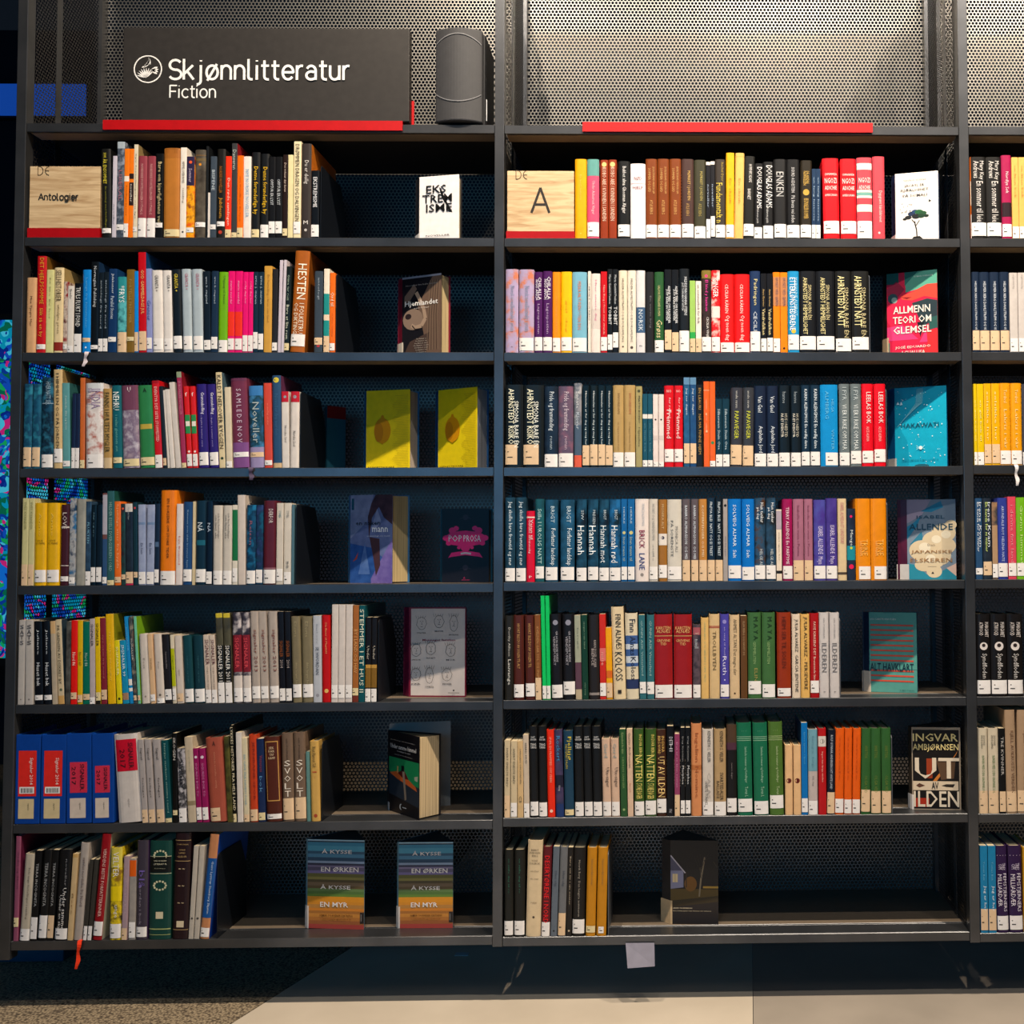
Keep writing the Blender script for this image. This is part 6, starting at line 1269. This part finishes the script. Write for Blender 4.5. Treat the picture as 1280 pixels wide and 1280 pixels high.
def a_isa(A):
    A.rect('#7c8c9c', 0, 0, 1, 1); A.poly('#a898ac', (0, 1), (.5, 1), (.3, .8), (0, .7)); A.poly('#2c84a8', (.28, .85), (.5, .92), (.7, .98), (.75, .9), (.5, .84)); A.poly('#2c84a8', (0, .5), (.2, .66), (.3, .8), (.12, .7), (0, .66))
    A.poly('#2c8aa0', (0, 0), (1, 0), (1, .2), (.7, .1), (.4, .06), (.2, .18), (0, .2)); A.poly('#347c98', (.06, .44), (.3, .6), (.34, .5), (.14, .4)); A.poly('#d8b8a8', (.8, .14), (1, .2), (1, .04))
    for u, v, a, b in ((.3,.36,.26,.13),(.55,.48,.24,.12),(.75,.58,.25,.12),(.8,.42,.2,.1),(.5,.26,.3,.13),(.35,.18,.2,.08),(.7,.3,.2,.12),(.9,.68,.12,.06),(.55,.1,.16,.08)): A.oval('#dcc8a4', u, v, a, b)
    for u, v, a, b in ((.36,.4,.12,.06),(.6,.5,.1,.05),(.8,.56,.1,.05),(.48,.26,.1,.05)): A.oval('#ece0c4', u, v, a, b)
    A.text('#2c4c60', 'ISABEL', .2, .78, .76, .04, .004); A.text('#24485c', 'ALLENDE', .04, .94, .62, .075, .006); A.text('#8c7c64', 'Den', .42, .57, .42, .025); A.text('#a07444', 'JAPANSKE', .08, .92, .315, .05, .004); A.text('#a07444', 'ELSKEREN', .06, .92, .215, .05, .004)
    A.line('#6c5c48', [(.42, .16), (.6, .16)], .0007); A.poly('#2c2420', (.49, .07), (.52, .1), (.55, .07))
face_book('floral face-out book about a Japanese lover, maroon spine, fourth row', 'middle', 4, 1122.5, 1134.5, 1195.5, 1195.8, 624, 724.5, .077, .055, .085, .075, '#8494a0', '#56122e', art=a_isa, lab=('#e8e0d8', .0, .19))
def a_fam(A):
    A.rect('#7c1c34', 0, 0, 1, 1); A.rect('#d8ccc4', .035, .015, .985, .985); random.seed(3); K = '#1c1a1c'
    for i, (u, v) in enumerate(((.22,.82),(.53,.84),(.79,.82),(.13,.52),(.39,.54),(.74,.52),(.13,.25),(.37,.24),(.68,.25))):
        a, b = (.085, .07) if i not in (2, 7) else (.07, .09); n = 13
        A.line(K, [(u+a*math.cos(2*math.pi*k/n)*(1+.12*math.sin(3*k+i)), v+b*math.sin(2*math.pi*k/n)) for k in range(n+1)], .0009)
        A.line(K, [(u-.03, v+.02), (u-.012, v+.025)], .0011); A.line(K, [(u+.012, v+.025), (u+.03, v+.02)], .0011); A.line(K, [(u, v+.015), (u+.01, v-.012), (u-.006, v-.014)], .0008); A.line(K, [(u-.02, v-.035), (u, v-.03+.008*(i % 3-1)), (u+.022, v-.036)], .001)
        for k in range(5): A.line(K, [(u-a+.03*k*1.1, v+b*.8), (u-a-.02+.045*k, v+b*1.25)], .0007)
        A.text(K, ('SYNSTER', 'SMADDER', 'BRORSON', 'SNUSOR', 'FAVORITT', 'MOR', 'FAR', 'ONKEL', 'FETTER')[i], u-.08, u+.08, v-b-.045, .016)
    A.text('#8c1c3c', 'Menneget familien', .24, .82, .615, .032, .012); A.oval(K, .8, .075, .014); A.rect(K, .7, .045, .9, .05)
face_book('pale face-out book with nine doodled heads and red border, fifth row', 'left', 5, 504.3, 511, 582, 583.2, 759.3, 868.5, .10, .085, .125, .11, '#8c1c38', '#761a3c', art=a_fam)
def a_alt(A):
    for i in range(12): A.line('#d8543c', [(.03, .84-.063*i), (.93, .835-.063*i)], .0042)
    A.rect('#5aa094', 0, .29, 1, .345); A.text('#14303c', 'ALT HAVKLART', .02, .93, .27, .095, .02); A.text('#d8dcd8', 'JAN CARSTE KNUTSEN', .02, .57, .895, .03); A.text('#2c5450', 'ROMAN FORLAG', .64, .93, .025, .014)
face_book('sea-green face-out book with thin red stripes, fifth row', 'middle', 5, 1079, 1087, 1146.8, 1147.8, 765.8, 865.5, .112, .075, .13, .105, '#5aa094', '#1c2c44', art=a_alt, lab=('#d8c8b4', .0, .26))
def a_und(A):
    A.rect('#1c8a54', 0, .34, 1, .68); A.poly('#26303c', (0, .34), (0, .5), (.3, .44), (1, .38), (1, .14), (0, .22)); A.poly('#c8602c', (.02, .48), (.3, .52), (.5, .49), (.9, .38), (.94, .33), (.6, .38), (.3, .42)); A.poly('#5c1c1c', (.3, .5), (.5, .56), (.66, .45), (.5, .44))
    A.poly('#8c7c6c', (.44, .56), (.52, .56), (.6, .2), (.54, .18), (.5, .35)); A.rect('#17181c', .42, .53, .52, .6); A.poly('#c8a060', (.28, .58), (.32, .58), (.32, .5), (.28, .5)); A.poly('#b0b49c', (.85, .5), (.97, .52), (.95, .45), (.86, .46))
    A.text('#e8e4e0', 'Under samme himmel', .06, .92, .795, .055, .014); A.text('#c0bcb8', 'Fortellinger fra nord', .3, .72, .755, .022); A.text('#a8a4a0', 'En antologi om mennesker', .08, .88, .89, .016); A.text('#a09c98', 'utvalgt av redaksjonen', .2, .8, .715, .014)
    A.oval('#c8c8c4', .42, .09, .05); A.oval('#121114', .45, .09, .045); A.rect('#c8c8c4', .47, .085, .6, .095)
def _und():
    o = face_book('black and green book standing half open with cream pages, sixth row', 'left', 6, 484.8, 486, 523.5, 551, 921.5, 1022, .115, .006, .125, .055, '#17161a', '#15151a', pages='#cbb48c', art=a_und, lab=('#cfcac4', .0, .1))
    z = SHZ['left'][6]; P, Q = at(486, 1012, .12), at(563, 1005, .16); H = at(563, 901, .16).z-z
    mb = MB(); d = Q-P; L = math.hypot(d.x, d.y); nx, ny = -d.y/L*.001, d.x/L*.001
    mb.prism([(P.x, P.y), (Q.x, Q.y), (Q.x+nx, Q.y+ny), (P.x+nx, P.y+ny)], z+.0003, z+H)
    c = mb.build('back_cover', mat('#8c8c8a', .5)); c.parent = o; bpy.context.view_layer.update(); c.matrix_parent_inverse = o.matrix_world.inverted()
_und()
def a_ing(A):
    A.rect('#a0907c', 0, 0, 1, 1); A.rect('#17120f', .02, .01, .97, .97); A.text('#e0cc8c', 'INGVAR', .02, .95, .83, .095, .03); A.text('#e0cc8c', 'AMBJØRNSEN', .02, .96, .70, .1, .02)
    A.rect('#9c3c1c', .3, .38, .42, .62); A.poly('#c87830', (.3, .25), (.5, .4), (.9, .66), (.95, .72), (.5, .34)); A.poly('#5c4430', (.5, .6), (.9, .62), (.86, .38), (.6, .36))
    A.text('#e0d0b8', 'UT', .06, .97, .375, .255, .05); A.rect('#d8c4a8', .02, .235, .95, .345); A.text('#1c1612', 'AV', .4, .54, .25, .085, .03)
    A.poly('#5c3c2c', (.08, .29), (.15, .32), (.27, .29), (.15, .265)); A.poly('#2c241c', (.6, .29), (.7, .31), (.88, .31), (.84, .27), (.7, .275))
    A.rect('#a82c14', .02, .03, .35, .14); A.text('#e0d0b8', 'ILDEN', .03, .96, .035, .19, .04)
face_book('brown face-out book Ut av ilden with large cream letters, sixth row', 'middle', 6, 1136, 1140.5, 1201.5, 1202, 909.5, 1012, .05, .038, .07, .09, '#15110f', '#3c342c', art=a_ing, lab=('#dcd4cc', .0, .18), top='#4c4844', apex=(1183, .15))
STR = [(.0, .05, '#a8443c'), (.05, .09, '#9c5c34'), (.09, .13, '#b07034'), (.13, .17, '#c08038'), (.17, .20, '#a06830'), (.20, .23, '#c87c2c'), (.23, .27, '#b07c3c'), (.27, .30, '#c88428'), (.30, .36, '#d08a24'), (.36, .39, '#5c7c34'), (.39, .42, '#4c6c38'), (.42, .45, '#5c7848'), (.45, .48, '#5a4c34'), (.48, .52, '#6c5c48'), (.52, .55, '#4c4430'), (.55, .58, '#7c7844'), (.58, .62, '#5c5c34'), (.62, .65, '#6c6494'), (.65, .69, '#54506c'), (.69, .71, '#787090'), (.71, .735, '#343850'), (.735, .76, '#8aa0bc'), (.76, .80, '#2c4c68'), (.80, .84, '#4c84a4'), (.84, .87, '#345c78'), (.87, .93, '#4c98b4'), (.93, .97, '#3c84a4'), (.97, .985, '#2c3c50'), (.985, 1, '#9cc0d0')]
def a_kys(A):
    for a, b, c in STR: A.rect(c, 0, a, 1, b)
    for t, u0, u1, v in (('Å KYSSE', .25, .78, .845), ('EN ØRKEN', .24, .9, .64), ('Å KYSSE', .23, .76, .445), ('EN MYR', .23, .72, .245)): A.text('#e4e0dc', t, u0, u1, v, .055, .012)
    A.text('#5c3414', 'SAMISK OG KVENSK DIKTNING', .22, .8, .14, .022); A.text('#5c3414', 'i oversettelse gjennom ti år', .24, .78, .1, .018)
    A.rect('#2a2422', .93, .07, 1, .19); A.rect('#8c8480', .945, .09, .955, .17)
face_book('left of two colour-striped face-out books in the bottom row, beside the bookend gap', 'left', 7, 381.8, 384, 455, 456, 1050.5, 1160, .072, .055, .08, .10, '#4c7c94', '#6c94a4', art=a_kys, lab=('#d8d0c8', .0, .25), top='#4c4a4c', apex=(442, .175))
face_book('right of two colour-striped face-out books in the bottom row, nearer the middle upright', 'left', 7, 495.8, 498, 566, 567, 1052.5, 1160, .062, .060, .07, .10, '#4c7c94', '#6c94a4', art=a_kys, lab=('#d8d0c8', .0, .25), top='#4c4a4c', apex=(546, .175))
def a_hus(A):
    A.rect('#2c2624', 0, 0, 1, 1); A.poly('#26221f', (0, .3), (1, .34), (1, 1), (0, 1)); A.poly('#5c4a24', (0, .28), (1, .34), (1, .42), (0, .42)); A.poly('#3c3220', (0, .2), (1, .27), (1, .34), (0, .28)); A.rect('#b08a3c', .68, .43, 1, .455); A.oval('#7c5424', .42, .48, .13, .09)
    A.poly('#8888a4', (0, .42), (.27, .44), (.27, .62), (.1, .76), (0, .82)); A.poly('#5c5a70', (0, .64), (.27, .64), (0, .82)); A.line('#c8c0c8', [(0, .82), (.31, .61)], .003); A.rect('#e0c89c', .04, .5, .15, .6); A.line('#7c684c', [(.095, .5), (.095, .6)], .0008); A.line('#3c3028', [(.33, .44), (.33, .62)], .0025)
    A.line('#8c7c64', [(.6, .33), (.64, .55), (.72, .8)], .004); A.line('#4c4438', [(.64, .55), (.62, .68)], .002); A.line('#4c4438', [(.9, .75), (.98, .68)], .0014)
    for k in range(7): A.line('#3a322c', [(.66+.006*k, .58+.03*k), (.5+.06*k, .8+.02*(k % 3))], .0008)
    A.text('#d8c8a8', 'ARVID NORDMANN', .05, .45, .185, .016); A.text('#c8b898', 'Det svarte lyset over husene om vinteren', .05, .85, .15, .018)
face_book('dark face-out book with a white house at night, bottom row, middle bay', 'middle', 7, 827.5, 838.5, 898, 898.8, 1051, 1153.5, .082, .074, .105, .11, '#26221f', '#3a3634', art=a_hus, lab=('#d8b88c', .0, .28), top='#5c5650', apex=(854, .19))
# slim open-shelf book seen edge-on, black, between the red pair of the second row: spine of the face-out book
